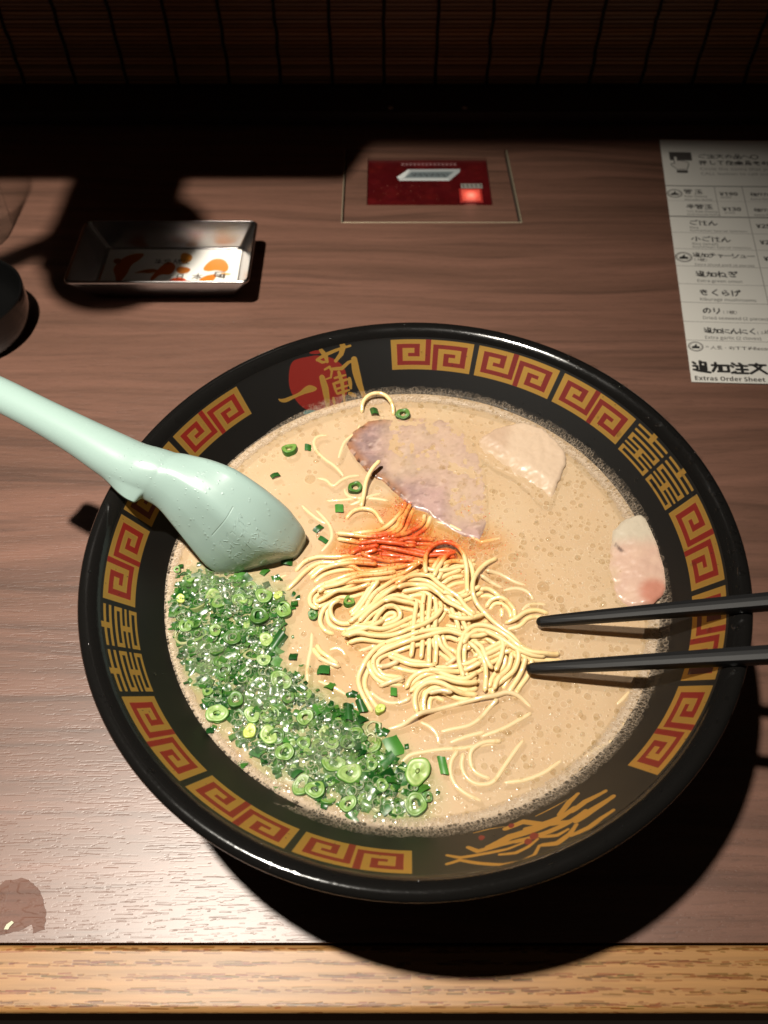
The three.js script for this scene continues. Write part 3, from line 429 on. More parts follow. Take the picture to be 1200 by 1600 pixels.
  for (let j = 0; j <= m; j++) for (let k = 0; k <= n; k++) { const t = j / m, r = lerp(r0, r1, t), a = k / n * 2 * Math.PI, x = r * Math.cos(a), z = r * Math.sin(a), wallY = rimY(x) - 0.0025 - (0.098 - r) / 0.015 * 0.018; v.push(x, Math.max(brothY(x, z) + 0.00025 + 0.0004 * Math.sin(Math.PI * Math.min(1, t * 1.3)), wallY + 0.00025), z); uv.push(k / n * 2, 1 - t); }
  for (let j = 0; j < m; j++) for (let k = 0; k < n; k++) { const a = j * (n + 1) + k, e = a + n + 1; idx.push(a, a + 1, e, a + 1, e + 1, e); }
  const g = new THREE.BufferGeometry(); g.setAttribute('position', new THREE.Float32BufferAttribute(v, 3)); g.setAttribute('uv', new THREE.Float32BufferAttribute(uv, 2)); g.setIndex(idx); g.computeVertexNormals();
  mesh('foam', g, M({ color: C(0.62, 0.49, 0.36), alphaMap: fm, bumpMap: fm, bumpScale: 0.0004, transparent: true, roughness: 0.2 }), broth);
}

// ---------- pork ----------
function porkSlice(name, label, P, height, color) {
  const xs = P.map((p) => p[0]), zs = P.map((p) => p[1]), x0 = Math.min(...xs) - 1, x1 = Math.max(...xs) + 1, z0 = Math.min(...zs) - 1, z1 = Math.max(...zs) + 1, st = 0.45, nx = Math.ceil((x1 - x0) / st), nz = Math.ceil((z1 - z0) / st);
  // rough the outline a little, as cut meat
  const Q = []; P.forEach((a, i) => { const b = P[(i + 1) % P.length], L = Math.hypot(b[0] - a[0], b[1] - a[1]), k = Math.max(1, Math.round(L / 0.7)); for (let j = 0; j < k; j++) { const t = j / k, w = 0.55 * (fbm((a[0] + (b[0] - a[0]) * t) * 0.5, (a[1] + (b[1] - a[1]) * t) * 0.5, 55, 3) - 0.5) * 2; Q.push([lerp(a[0], b[0], t) + w * (b[1] - a[1]) / L, lerp(a[1], b[1], t) - w * (b[0] - a[0]) / L]); } });
  const V = [], D = [], IN = [];
  for (let j = 0; j <= nz; j++) for (let i = 0; i <= nx; i++) { let x = x0 + i * st, z = z0 + j * st; const inn = inside(Q, x, z), [d, bx, bz] = edgeDist(Q, x, z); if (!inn && d < st * 1.5) { x = bx; z = bz; } V.push([x, z]); D.push(inn ? d : 0); IN.push(inn ? 1 : d < st * 1.5 ? 0.5 : 0); }
  const pos = [], col = [], idx = [], n = V.length;
  for (const top of [1, 0]) V.forEach(([x, z], i) => { const e = Math.sqrt(clamp(D[i] / 1.1)), h = height(x, z, D[i]), y = brothY(x / 1000, z / 1000) + (h + (top ? 1 : -1) * 0.9 * e + (top ? 0.5 * (fbm(x * 0.5, z * 0.5, 61, 3) - 0.5) * e : 0)) / 1000; pos.push(x / 1000, y, z / 1000); const c = color(x, z, D[i]); col.push(c[0], c[1], c[2]); });
  for (let j = 0; j < nz; j++) for (let i = 0; i < nx; i++) { const a = j * (nx + 1) + i, b = a + 1, c = a + nx + 1, d = c + 1; if (!(IN[a] && IN[b] && IN[c] && IN[d]) || IN[a] + IN[b] + IN[c] + IN[d] <= 2) continue; idx.push(a, c, b, b, c, d, n + a, n + b, n + c, n + b, n + d, n + c); }
  const g = new THREE.BufferGeometry(); g.setAttribute('position', new THREE.Float32BufferAttribute(pos, 3)); g.setAttribute('color', new THREE.Float32BufferAttribute(col, 3)); g.setIndex(idx); g.computeVertexNormals();
  return tag(mesh(name, g, M({ vertexColors: true, color: C(1, 1, 1), roughness: 0.32, clearcoat: 0.2, clearcoatRoughness: 0.2 })), label, 'pork slice');
}
const mix3 = (a, b, t) => [lerp(a[0], b[0], t), lerp(a[1], b[1], t), lerp(a[2], b[2], t)];
{
  const A = pts('-23.0,-58.5 -20.4,-64.8 -14.8,-70.0 -6.0,-71.7 6.5,-72.1 18.9,-69.5 26.9,-58.0 29.1,-45.5 29.2,-33.7 28.3,-21.1 25.0,-13.9 18.9,-15.6 11.9,-20.6 7.1,-25.6 0.7,-28.6 -3.4,-33.8 -8.5,-39.8 -14.5,-44.1 -19.1,-50.2'), B = pts('25.0,-54.9 27.7,-59.8 34.7,-64.5 44.8,-67.5 53.0,-63.8 57.6,-57.3 59.6,-52.2 59.1,-46.4 55.9,-39.6 53.8,-33.8 51.5,-28.4 48.2,-29.3 44.6,-35.2 38.8,-42.3 31.0,-47.9'), D = pts('71.7,-16.8 76.3,-21.0 82.1,-22.6 85.7,-20.0 89.6,-15.1 89.0,-10.6 89.3,-2.9 90.1,0.7 86.9,5.1 83.5,9.4 79.8,13.1 72.4,13.5 68.3,9.2 67.8,-3.2');
  const veilA = (x, z) => clamp(Math.max(smooth(-35, -47, z) * smooth(-14, -3, x), smooth(11, 17, x) * smooth(-15, -24, z), 0.8 * smooth(2, 14, x) * smooth(-33, -42, z)));   // where broth lies over the slice
  porkSlice('pork_slice', 'pinkish grey slice of pork with a browned left edge beside the red chilli paste', A, (x, z, d) => -0.3 - 0.55 * veilA(x, z) + 0.5 * (fbm(x * 0.2, z * 0.2, 63, 3) - 0.5), (x, z, d) => {
    const n = fbm(x * 0.22, z * 0.22, 101, 4), f = fbm(x * 0.5 + z * 0.3, z * 0.3 - x * 0.2, 103, 3); let c = mix3([0.36, 0.23, 0.205], [0.25, 0.165, 0.155], smooth(0.35, 0.65, n)); c = mix3(c, [0.50, 0.34, 0.29], smooth(0.55, 0.75, f) * 0.3);
    c = mix3(c, [0.25, 0.155, 0.145], 0.75 * smooth(11, 0, Math.hypot(x + 3, z + 30)));
    c = mix3(c, [0.46, 0.30, 0.265], 0.6 * smooth(-4, 6, x + 0.3 * (z + 30)));
    const left = smooth(4, -8, x + 0.3 * (z + 26)) * smooth(5, 0.3, d); c = mix3(c, [0.30, 0.125, 0.05], 0.85 * left); c = mix3(c, [0.06, 0.025, 0.015], smooth(0.52, 0.62, fbm(x * 0.6, z * 0.6, 107, 3)) * left * smooth(3, 0.5, d));
    c = mix3(c, [0.17, 0.10, 0.09], smooth(0.60, 0.68, fbm(x * 0.4 + 9, z * 0.9, 109, 3)) * 0.4); { const fib = fbm(x * 0.55 + z * 0.35, (z - x * 0.6) * 2.6, 113, 3); c = c.map((v) => v * (0.9 + 0.2 * fib)); c = mix3(c, [0.58, 0.43, 0.37], smooth(0.64, 0.76, fbm(x * 0.2 + z * 0.3, z * 0.15 - x * 0.2, 115, 3)) * 0.4); }
    const veil = veilA(x, z) * (0.35 + 0.4 * fbm(x * 0.2, z * 0.2, 117, 2)) + 0.05 * smooth(0.55, 0.75, fbm(x * 0.8, z * 0.8, 119, 2));
    return mix3(c, [0.52, 0.375, 0.245], clamp(veil)); });
  const sB = (x, z) => { const a = [25.2, -51.1], b = [49.3, -27.1], dx = b[0] - a[0], dz = b[1] - a[1]; return ((x - a[0]) * -dz + (z - a[1]) * dx) / -Math.hypot(dx, dz); }, veilB = (x, z, n) => smooth(11, 4, sB(x, z) + 3 * (n - 0.5));   // mm from the sunken side of the slice
  porkSlice('pork_slice', 'pale fatty slice of pork breaking the broth at the far right, under the key pattern', B, (x, z, d) => -1.15 + 1.6 * smooth(3.5, 12, sB(x, z)) + 0.3 * (fbm(x * 0.3, z * 0.3, 64, 3) - 0.5), (x, z, d) => {
    const n = fbm(x * 0.3, z * 0.3, 121, 4); let c = mix3([0.50, 0.355, 0.245], [0.46, 0.32, 0.225], n); c = mix3(c, [0.44, 0.22, 0.17], smooth(8, 2, Math.hypot(x - 20, (z + 40) * 1.8)) * smooth(0.3, 0.55, n)); c = mix3(c, [0.56, 0.42, 0.30], smooth(31, 37, x + 0.2 * (z + 35) + 3 * (n - 0.5)));
    return mix3(c, [0.52, 0.375, 0.245], veilB(x, z, n)); });
  porkSlice('pork_slice', 'pink and white slice of pork leaning against the right wall of the bowl', D, (x, z, d) => -0.9 + 2.4 * smooth(66, 80, x), (x, z, d) => {
    const n = fbm(x * 0.3, z * 0.3, 131, 4); let c = mix3([0.58, 0.40, 0.30], [0.50, 0.32, 0.25], n); c = mix3(c, [0.50, 0.43, 0.33], smooth(-6, -14, z + 2 * n)); c = mix3(c, [0.52, 0.375, 0.245], smooth(72, 66, x + 4 * (n - 0.5))); c = mix3(c, [0.46, 0.20, 0.14], smooth(2, -2, Math.hypot(x - 81, z - 9) - 5)); return mix3(c, [0.07, 0.045, 0.04], smooth(0.8, 0.2, Math.hypot((x - 72.5) * 0.75 - (z + 9) * 0.45, 0) ) * smooth(6, 3, Math.abs(z + 8.5)) * smooth(0.4, 0.6, n) * 0.8); });
}

// ---------- noodles ----------
const NOODLES = [
  ['p', 'hoop', '-17.3,-74.2 -16.8,-78.3 -14.1,-81.3 -10.5,-81.9 -7.5,-80.4 -5.2,-76.6 -4.8,-72.6'],
  ['s', 'a', '-14.0,-70.7 -12.0,-71.1 -9.8,-70.3'],
  ['s', 'a', '-18.0,-69.2 -18.4,-65.9 -20.4,-63.3 -23.3,-60.2 -25.1,-54.5 -25.9,-51.4'],
  ['s', 'a', '-29.8,-63.5 -33.8,-63.0 -35.4,-60.4 -34.4,-56.0 -30.8,-51.5 -27.3,-48.4 -24.8,-45.3 -23.3,-42.8'],
  ['s', 'a', '-33.8,-42.7 -29.9,-41.5 -27.4,-38.8 -24.2,-41.4 -20.9,-43.1 -17.1,-43.6'],
  ['s', 'a', '-30.0,-32.1 -23.4,-32.3 -17.8,-33.0 -11.3,-32.6 -6.2,-31.6'],
  ['s', 'a', '-21.5,-29.9 -16.9,-31.6 -13.2,-33.8 -9.0,-35.4'],
  ['s', 'a', '-23.1,-38.1 -22.6,-35.7 -20.7,-33.4 -17.8,-32.7'],
  ['p', 'a', '-22.2,-23.7 -19.5,-26.7 -15.8,-27.7 -12.2,-26.5 -9.4,-22.3 -8.5,-21.2'],
  ['s', 'a', '-38.8,-30.8 -35.3,-26.8 -31.4,-23.4 -28.6,-21.7'],
  ['s', 'a', '-33.5,-28.5 -29.6,-23.9 -27.4,-20.0 -27.0,-15.6 -29.1,-11.9 -30.8,-9.9'],
  ['p', 'a', '-25.1,-16.6 -17.5,-16.5 -10.3,-18.0 -4.9,-22.2 -1.6,-26.6 -0.7,-30.0'],
  ['p', 'a', '-25.1,-16.4 -19.2,-15.4 -13.0,-14.5 -7.6,-15.2 -3.1,-18.4 -1.2,-23.8 1.2,-29.4'],
  ['u', 'stick', '-9.9,-47.0 -13.2,-42.8 -15.0,-38.7 -15.9,-33.0 -16.7,-27.9'],
  ['s', 'a', '9.7,-22.3 14.2,-20.9 18.6,-18.1 22.1,-15.8 25.9,-13.1'],
  ['p', 'a', '-4.9,-12.0 -1.4,-13.5 3.1,-14.0 9.3,-14.4'],
  ['p', 'a', '-10.3,-11.0 -5.8,-10.2 0.3,-8.8 5.6,-7.6 11.3,-7.5 16.0,-6.4'],
  ['p', 'a', '-6.3,-14.1 0.5,-17.2 5.1,-20.9 6.1,-25.3'],
  ['p', 'a', '-17.4,-12.2 -10.7,-12.4 -4.1,-11.5 2.6,-10.8'],
  ['p', 'a', '11.1,-3.4 15.5,-4.9 19.4,-4.8 23.2,-5.8'],
  ['s', 'a', '24.6,-13.1 29.6,-14.1 33.0,-15.1'],
  ['p', 'a', '4.5,-1.8 11.0,-0.4 17.6,-2.3 21.9,-3.3'],
  ['p', 'a', '-39.0,-2.2 -35.7,-5.8 -31.4,-7.5 -27.0,-7.4 -23.5,-7.4 -17.3,-8.0 -10.7,-9.5'],
  ['p', 'a', '-41.6,5.2 -38.7,2.3 -35.5,-1.7 -32.1,-4.4 -28.2,-5.1 -23.4,-4.3 -19.9,-3.7 -16.3,-1.6 -12.8,-1.3 -8.5,-2.2 -5.9,-3.2'],
  ['p', 'a', '-33.6,0.9 -30.3,-2.1 -26.0,-3.5 -22.1,-4.0 -17.2,-4.4 -10.7,-3.8'],
  ['p', 'a', '-16.4,-8.5 -14.7,-6.9 -11.6,-5.9 -7.2,-5.3 -2.4,-5.7 2.0,-4.6 4.1,-3.0'],
  ['p', 'a', '-19.9,-7.6 -17.3,-9.1 -12.9,-10.6 -10.3,-11.0'],
  ['p', 'a', '-30.4,13.1 -32.9,11.2 -33.2,7.8 -31.2,5.4 -27.9,3.7 -23.2,1.8 -18.9,0.6 -13.7,-0.1 -8.5,-0.5 -4.2,-1.9 0.2,-2.9 3.7,-2.8'],
  ['p', 'a', '-30.7,7.3 -26.5,4.5 -22.3,3.8 -17.1,3.1 -11.1,2.7 -5.9,1.8 -0.7,-0.6 2.8,-2.6'],
  ['p', 'a', '-31.4,10.2 -28.1,8.8 -23.9,6.9 -20.5,6.5 -16.2,5.1 -12.8,4.2'],
  ['p', 'a', '-29.1,5.9 -23.5,4.5 -17.1,1.6 -10.7,1.0 -4.2,0.1'],
  ['p', 'a', '-23.8,10.3 -27.1,11.7 -29.1,14.5 -29.4,17.8 -27.6,20.6 -24.6,21.8'],
  ['p', 'a', '-10.2,3.2 -12.8,6.6 -15.3,10.5 -17.3,13.3 -19.4,15.4'],
  ['p', 'a', '-22.9,10.8 -25.4,11.7 -26.2,14.1 -24.8,16.9 -21.8,18.4 -18.5,18.0 -15.2,15.2 -13.6,11.4 -11.1,7.6 -7.6,4.8 -4.2,2.8 0.1,1.9'],
  ['p', 'a', '-19.9,18.9 -16.9,16.6 -13.5,13.8 -10.6,10.5 -7.2,7.2 -3.8,5.3'],
  ['p', 'a', '-16.8,18.9 -13.5,15.2 -11.0,12.9 -8.5,10.6 -5.1,8.7 -0.9,9.2 1.7,10.2'],
  ['p', 'a', '-8.5,11.5 -6.0,10.4 -2.2,10.7 2.0,11.7 5.0,12.9'],
  ['p', 'a', '-12.6,20.4 -10.6,16.2 -7.7,13.0 -4.3,13.0 -3.1,15.9 -6.0,18.1 -9.3,19.0'],
  ['p', 'a', '-21.9,23.4 -16.8,21.9 -12.6,20.4 -8.5,17.6'],
  ['p', 'a', '-18.9,20.3 -14.3,20.8 -9.3,21.3 -4.4,19.6 -0.2,16.8 4.9,15.0 7.9,13.7'],
  ['p', 'a', '4.9,7.4 4.1,13.6 3.9,19.7 3.8,25.6 3.2,31.3'],
  ['p', 'a', '7.0,7.9 6.5,12.2 5.8,18.8 6.0,25.1 5.6,33.1'],
  ['p', 'a', '2.5,10.7 1.5,16.4 1.0,21.0 0.7,26.4 -0.0,30.8'],
  ['p', 'a', '8.4,9.4 8.7,14.1 8.0,21.1 8.2,26.7 7.6,33.5'],
  ['p', 'a', '13.3,13.7 14.8,17.5 15.5,20.3 15.7,23.5'],
  ['p', 'a', '15.8,15.2 17.6,19.9 18.2,22.4'],
  ['p', 'a', '-20.8,23.9 -16.7,22.6 -12.6,23.3 -7.7,23.2 -2.7,21.9 3.5,20.1 6.5,18.3 9.0,16.0 10.4,13.2 9.7,10.8'],
  ['p', 'a', '-12.0,48.3 -14.4,44.2 -16.2,40.1 -16.5,37.1 -14.5,32.4 -11.8,28.5 -8.5,25.9 -5.2,24.5 -1.1,23.7 3.9,22.4 8.8,21.8 13.8,21.9 16.5,23.5 18.9,24.9'],
  ['p', 'a', '-2.1,38.1 -6.1,38.1 -9.7,36.8 -11.7,34.2 -11.7,31.1 -9.3,29.0 -4.4,26.8 1.3,25.1 7.5,23.4 12.1,22.5 16.9,23.9 21.8,24.0 26.0,22.7'],
  ['p', 'a', '-30.3,25.1 -28.9,27.8 -26.0,30.1 -23.0,32.3'],
  ['s', 'a', '-26.6,27.5 -24.2,26.4 -21.7,27.6 -20.8,29.8'],
  ['s', 'bar', '-32.1,20.2 -32.0,26.1 -32.6,30.6 -32.8,34.9 -32.4,38.8'],
  ['s', 'a', '-29.8,29.7 -26.4,31.7 -22.3,33.3'],
  ['s', 'a', '-29.8,37.5 -26.1,38.9 -22.9,40.6 -19.6,42.7'],
  ['p', 'a', '-7.3,30.3 -3.7,31.4 -0.0,32.8 3.6,33.5 7.5,34.0'],
  ['s', 'a', '-10.5,33.9 -6.9,33.1 -3.6,31.8'],
  ['s', 'a', '-10.1,39.9 -6.1,38.7 -2.1,37.4'],
  ['s', 'a', '-12.9,41.5 -10.1,43.7 -6.9,45.1 -3.0,45.0 -0.2,43.8'],
  ['s', 'a', '-17.5,27.6 -13.4,27.0 -11.0,26.6'],
  ['p', 'a', '-1.8,41.1 -0.2,38.1 2.7,36.1 7.5,36.1 12.2,37.9 16.9,38.6 20.6,36.3'],
  ['p', 'a', '-0.6,42.3 1.8,40.3 5.0,38.6 9.0,38.3 13.7,39.6 17.6,40.0 20.8,39.2'],
  ['p', 'a', '1.6,49.3 0.9,46.0 1.7,42.4 5.0,39.9 8.9,40.1 12.0,41.6 15.8,42.9 20.5,43.0'],
  ['p', 'a', '3.9,49.3 3.6,46.1 4.5,42.8 7.3,41.2 11.1,43.3'],
  ['s', 'a', '5.0,43.0 9.3,42.4 12.5,43.3'],
  ['p', 'a', '8.7,23.8 9.8,27.4 12.9,30.1 14.0,32.3'],
  ['s', 'a', '10.5,33.7 14.7,30.7'],
  ['p', 'a', '5.1,35.7 10.7,36.1 15.4,35.8 20.3,34.1 23.7,32.0 27.9,29.9 31.9,29.5'],
  ['p', 'a', '20.1,25.8 22.4,28.0 23.7,32.4 25.4,35.5'],
  ['p', 'a', '20.7,32.4 24.8,30.3 29.0,28.1 32.3,25.9'],
  ['p', 'a', '23.0,6.7 26.4,6.3 29.2,8.3 30.7,11.2'],
  ['p', 'a', '10.6,8.0 16.9,9.0 20.9,7.2 23.9,5.7'],
  ['p', 'a', '25.1,13.0 27.0,10.4 29.9,9.9 32.7,11.7 34.4,14.5 33.9,16.9'],
  ['p', 'a', '30.1,13.0 30.4,14.7 29.8,16.3'],
  ['s', 'a', '31.0,6.3 35.8,5.4 39.9,7.0 41.4,10.4'],
  ['p', 'a', '12.4,16.5 16.4,18.0 21.7,17.1 24.9,14.9'],
  ['p', 'a', '30.9,18.7 34.7,17.3 37.8,15.0 41.7,14.2 45.7,15.2'],
  ['s', 'a', '36.6,14.1 39.4,11.8 42.8,11.4 45.7,11.9'],
  ['p', 'a', '18.4,26.2 21.4,29.8 23.1,34.2 23.2,38.0 22.5,42.6'],
  ['p', 'a', '28.3,24.5 29.3,27.2 28.1,32.1 26.1,36.3'],
  ['p', 'a', '33.3,27.7 33.8,31.3 32.2,35.6 28.7,38.5 25.8,40.6 24.8,43.0'],
  ['p', 'a', '36.2,31.3 34.6,35.6 32.2,39.4 29.6,42.7'],
  ['p', 'a', '31.9,30.4 30.5,34.7 27.2,38.0 25.3,42.0'],
  ['p', 'a', '10.4,4.1 14.3,1.6 18.7,0.5'],
  ['p', 'a', '-2.5,6.8 2.2,6.1 6.9,6.4 9.7,8.9'],
  ['p', 'a', '-4.2,6.3 0.1,4.4 5.2,5.0 8.9,7.9 12.2,11.4 15.8,13.8 19.0,16.2 20.6,18.1'],
  ['p', 'a', '-4.2,4.8 -0.8,2.4 3.6,1.0 7.0,1.5 9.5,4.5 12.8,7.5 16.0,10.0 18.3,13.8 21.1,16.7'],
  ['q', 'a', '16.3,-8.1 13.2,-6.6 10.5,-2.6 8.1,2.4'],
  ['q', 'a', '20.9,8.9 21.6,1.1 21.0,-2.9 18.8,-6.5'],
  ['q', 'fold', '19.2,8.4 19.3,4.0 19.4,-0.9 18.4,-6.5 16.0,-10.2 12.6,-11.8 9.0,-10.8 6.3,-7.7 5.5,-3.2 5.6,1.3'],
  ['q', 'a', '30.5,-6.3 26.0,-3.3 23.2,0.1 21.1,5.0 21.2,9.9 23.1,13.7 26.1,17.4 29.5,20.7 32.9,23.9 35.0,27.0 38.7,29.3 43.4,30.2'],
  ['q', 'a', '16.5,27.2 18.9,23.9 22.5,22.4 26.4,24.0 30.2,26.5 33.6,29.2 38.2,31.0 42.5,31.1'],
  ['q', 'a', '16.2,38.4 15.3,34.2 15.1,29.9 16.1,26.3 17.5,23.2 20.1,21.0 23.4,20.6 27.4,22.0 31.2,24.8 34.1,27.9 37.9,30.1 43.4,30.4 47.4,29.8'],
  ['s', 'long', '-7.7,53.4 -3.1,52.3 0.1,50.7 3.2,49.1 8.8,47.2 15.1,45.6 20.7,44.4 25.5,43.6 29.5,42.4 32.6,43.3 34.8,45.0 36.8,47.5'],
  ['s', 'a', '8.1,54.4 12.3,53.6 17.4,52.5 21.1,50.1 23.6,47.3 26.6,44.5'],
  ['s', 'a', '2.0,51.1 5.4,52.8 7.6,55.5 7.9,58.7'],
  ['s', 'a', '-3.6,63.9 -0.9,61.5 3.7,60.5 9.0,59.8 15.1,59.5 22.0,58.4 27.4,57.3'],
  ['s', 'a', '13.7,60.2 11.7,62.7 11.0,65.9 11.9,69.6 14.5,72.3 17.2,73.8 19.9,74.9'],
  ['s', 'a', '15.2,60.8 14.4,64.6 15.2,67.4 17.5,69.6 20.6,70.2 23.4,69.3 26.1,66.0 29.3,61.9 33.6,56.6'],
  ['s', 'a', '26.8,57.5 21.1,58.0 17.5,60.3 17.0,63.1 17.7,65.9 20.4,67.8 22.8,68.4'],
  ['s', 'a', '20.3,56.1 27.2,53.8 32.6,51.0 36.7,48.7'],
  ['s', 'a', '25.8,69.7 32.3,69.0 38.1,67.0 44.2,63.0'],
  ['s', 'a', '50.4,62.5 56.2,59.3 61.2,56.5 65.0,50.6'],
  ['s', 'a', '62.2,46.7 65.1,44.5 67.7,41.8'],
  ['s', 'a', '-63.2,9.5 -58.4,8.9 -53.2,8.7'],
  ['s', 'a', '-45.9,2.7 -43.5,-0.3 -41.0,-1.3'],
  ['s', 'a', '-15.9,49.9 -13.6,49.6'],
  ['s', 'a', '26.0,-1.2 31.1,-0.1 36.0,3.0 40.1,4.5'],
  ['s', 'a', '24.1,0.8 28.2,3.4 31.5,5.4'],
  ['s', 'tip', '40.6,-66.4 42.0,-68.1 42.8,-69.0'],
  ['s', 'a', '10.6,57.9 16.4,56.0 22.3,54.5'],
];
const heightGrid = new Float32Array(460 * 460).fill(-9), gi = (x, z) => { const i = Math.round((x + 92) / 0.4), j = Math.round((z + 92) / 0.4); return i < 0 || j < 0 || i > 459 || j > 459 ? -1 : j * 460 + i; };
const NR = 0.82;                                           // mm
const noodleMat = M({ vertexColors: true, color: C(1, 1, 1), roughness: 0.5, transmission: 0.1, thickness: 0, clearcoat: 1, clearcoatRoughness: 0.1 });
function noodleGeo(P, r, pale) {                                 // P: [x, y, z] mm, smooth tube with rounded ends
  const curve = new THREE.CatmullRomCurve3(P.map((p) => new THREE.Vector3(p[0], p[1], p[2])), false, 'centripetal'), L = curve.getLength(), n = Math.max(8, Math.round(L / 0.75)), fr = curve.computeFrenetFrames(n, false), m = 9, pos = [], col = [], idx = [], base = hash(P[0][0] * 10, P[0][2] * 10, 5);
  for (let i = 0; i <= n; i++) {
    const c = curve.getPointAt(i / n), e = Math.min(i, n - i) * L / n, k = r * (e < r ? Math.sqrt(Math.max(0.02, 1 - (1 - e / r) ** 2)) : 1) * (1 + 0.05 * (vnoise(i * 0.3, base * 99, 3) - 0.5));
    for (let j = 0; j < m; j++) { const a = j / m * 2 * Math.PI, x = c.x + k * (Math.cos(a) * fr.normals[i].x + Math.sin(a) * fr.binormals[i].x), y = c.y + k * (Math.cos(a) * fr.normals[i].y + Math.sin(a) * fr.binormals[i].y), z = c.z + k * (Math.cos(a) * fr.normals[i].z + Math.sin(a) * fr.binormals[i].z);
      pos.push(x / 1000, y / 1000, z / 1000); const s = stainAt(c.x, c.z), n2 = fbm(c.x * 0.5 + base * 7, c.z * 0.5, 141, 2); let q = mix3([0.91, 0.71, 0.38], [0.88, 0.63, 0.28], n2); if (pale) q = mix3(q, [0.70, 0.53, 0.33], 0.6); q = mix3(q, [0.80, 0.34, 0.06], smooth(0.03, 0.6, s) * 0.85); q = mix3(q, [0.70, 0.085, 0.012], smooth(0.38, 1.25, s * (0.5 + 0.9 * fbm(x * 0.9, z * 0.9, 143, 4)))); col.push(...q); }
  }
  for (let i = 0; i < n; i++) for (let j = 0; j < m; j++) { const a = i * m + j, b = i * m + (j + 1) % m, c = a + m, d = b + m; idx.push(a, b, c, b, d, c); }
  const ce = pos.length / 3; for (const i of [0, n]) { const c = curve.getPointAt(i / n); pos.push(c.x / 1000, c.y / 1000, c.z / 1000); col.push(0.7, 0.48, 0.2); } for (let j = 0; j < m; j++) { idx.push(ce, (j + 1) % m, j, ce + 1, n * m + j, n * m + (j + 1) % m); }
  const g = new THREE.BufferGeometry(); g.setAttribute('position', new THREE.Float32BufferAttribute(pos, 3)); g.setAttribute('color', new THREE.Float32BufferAttribute(col, 3)); g.setIndex(idx); g.computeVertexNormals(); return g;
}
const UNDER = [];
for (let pass = 0; pass < 2; pass++) NOODLES.forEach(([k, w, s], i) => {                  // the pile goes on underneath: strands that run beside those on top
  if ((k !== 'p' && k !== 'q') || w !== 'a' || (pass && i % 2)) return;
  const p = pts(s), off = (pass ? -1 : 1) * rr(1.3, 2.1); if (Math.hypot(p[0][0] - 2, p[0][1] - 18) > 44 || Math.abs(p[0][0] - p[p.length - 1][0]) * 2.5 < Math.abs(p[0][1] - p[p.length - 1][1])) return;
  const q = p.map(([x, z], n) => { const a = p[Math.max(0, n - 1)], b = p[Math.min(p.length - 1, n + 1)], L = Math.hypot(b[0] - a[0], b[1] - a[1]) || 1; return [x - off * (b[1] - a[1]) / L + rr(-0.35, 0.35), z + off * (b[0] - a[0]) / L + rr(-0.35, 0.35)]; });
  UNDER.push(['p', 'a', q.map((v) => v.map((e) => e.toFixed(2)).join(',')).join(' '), 1]);
});
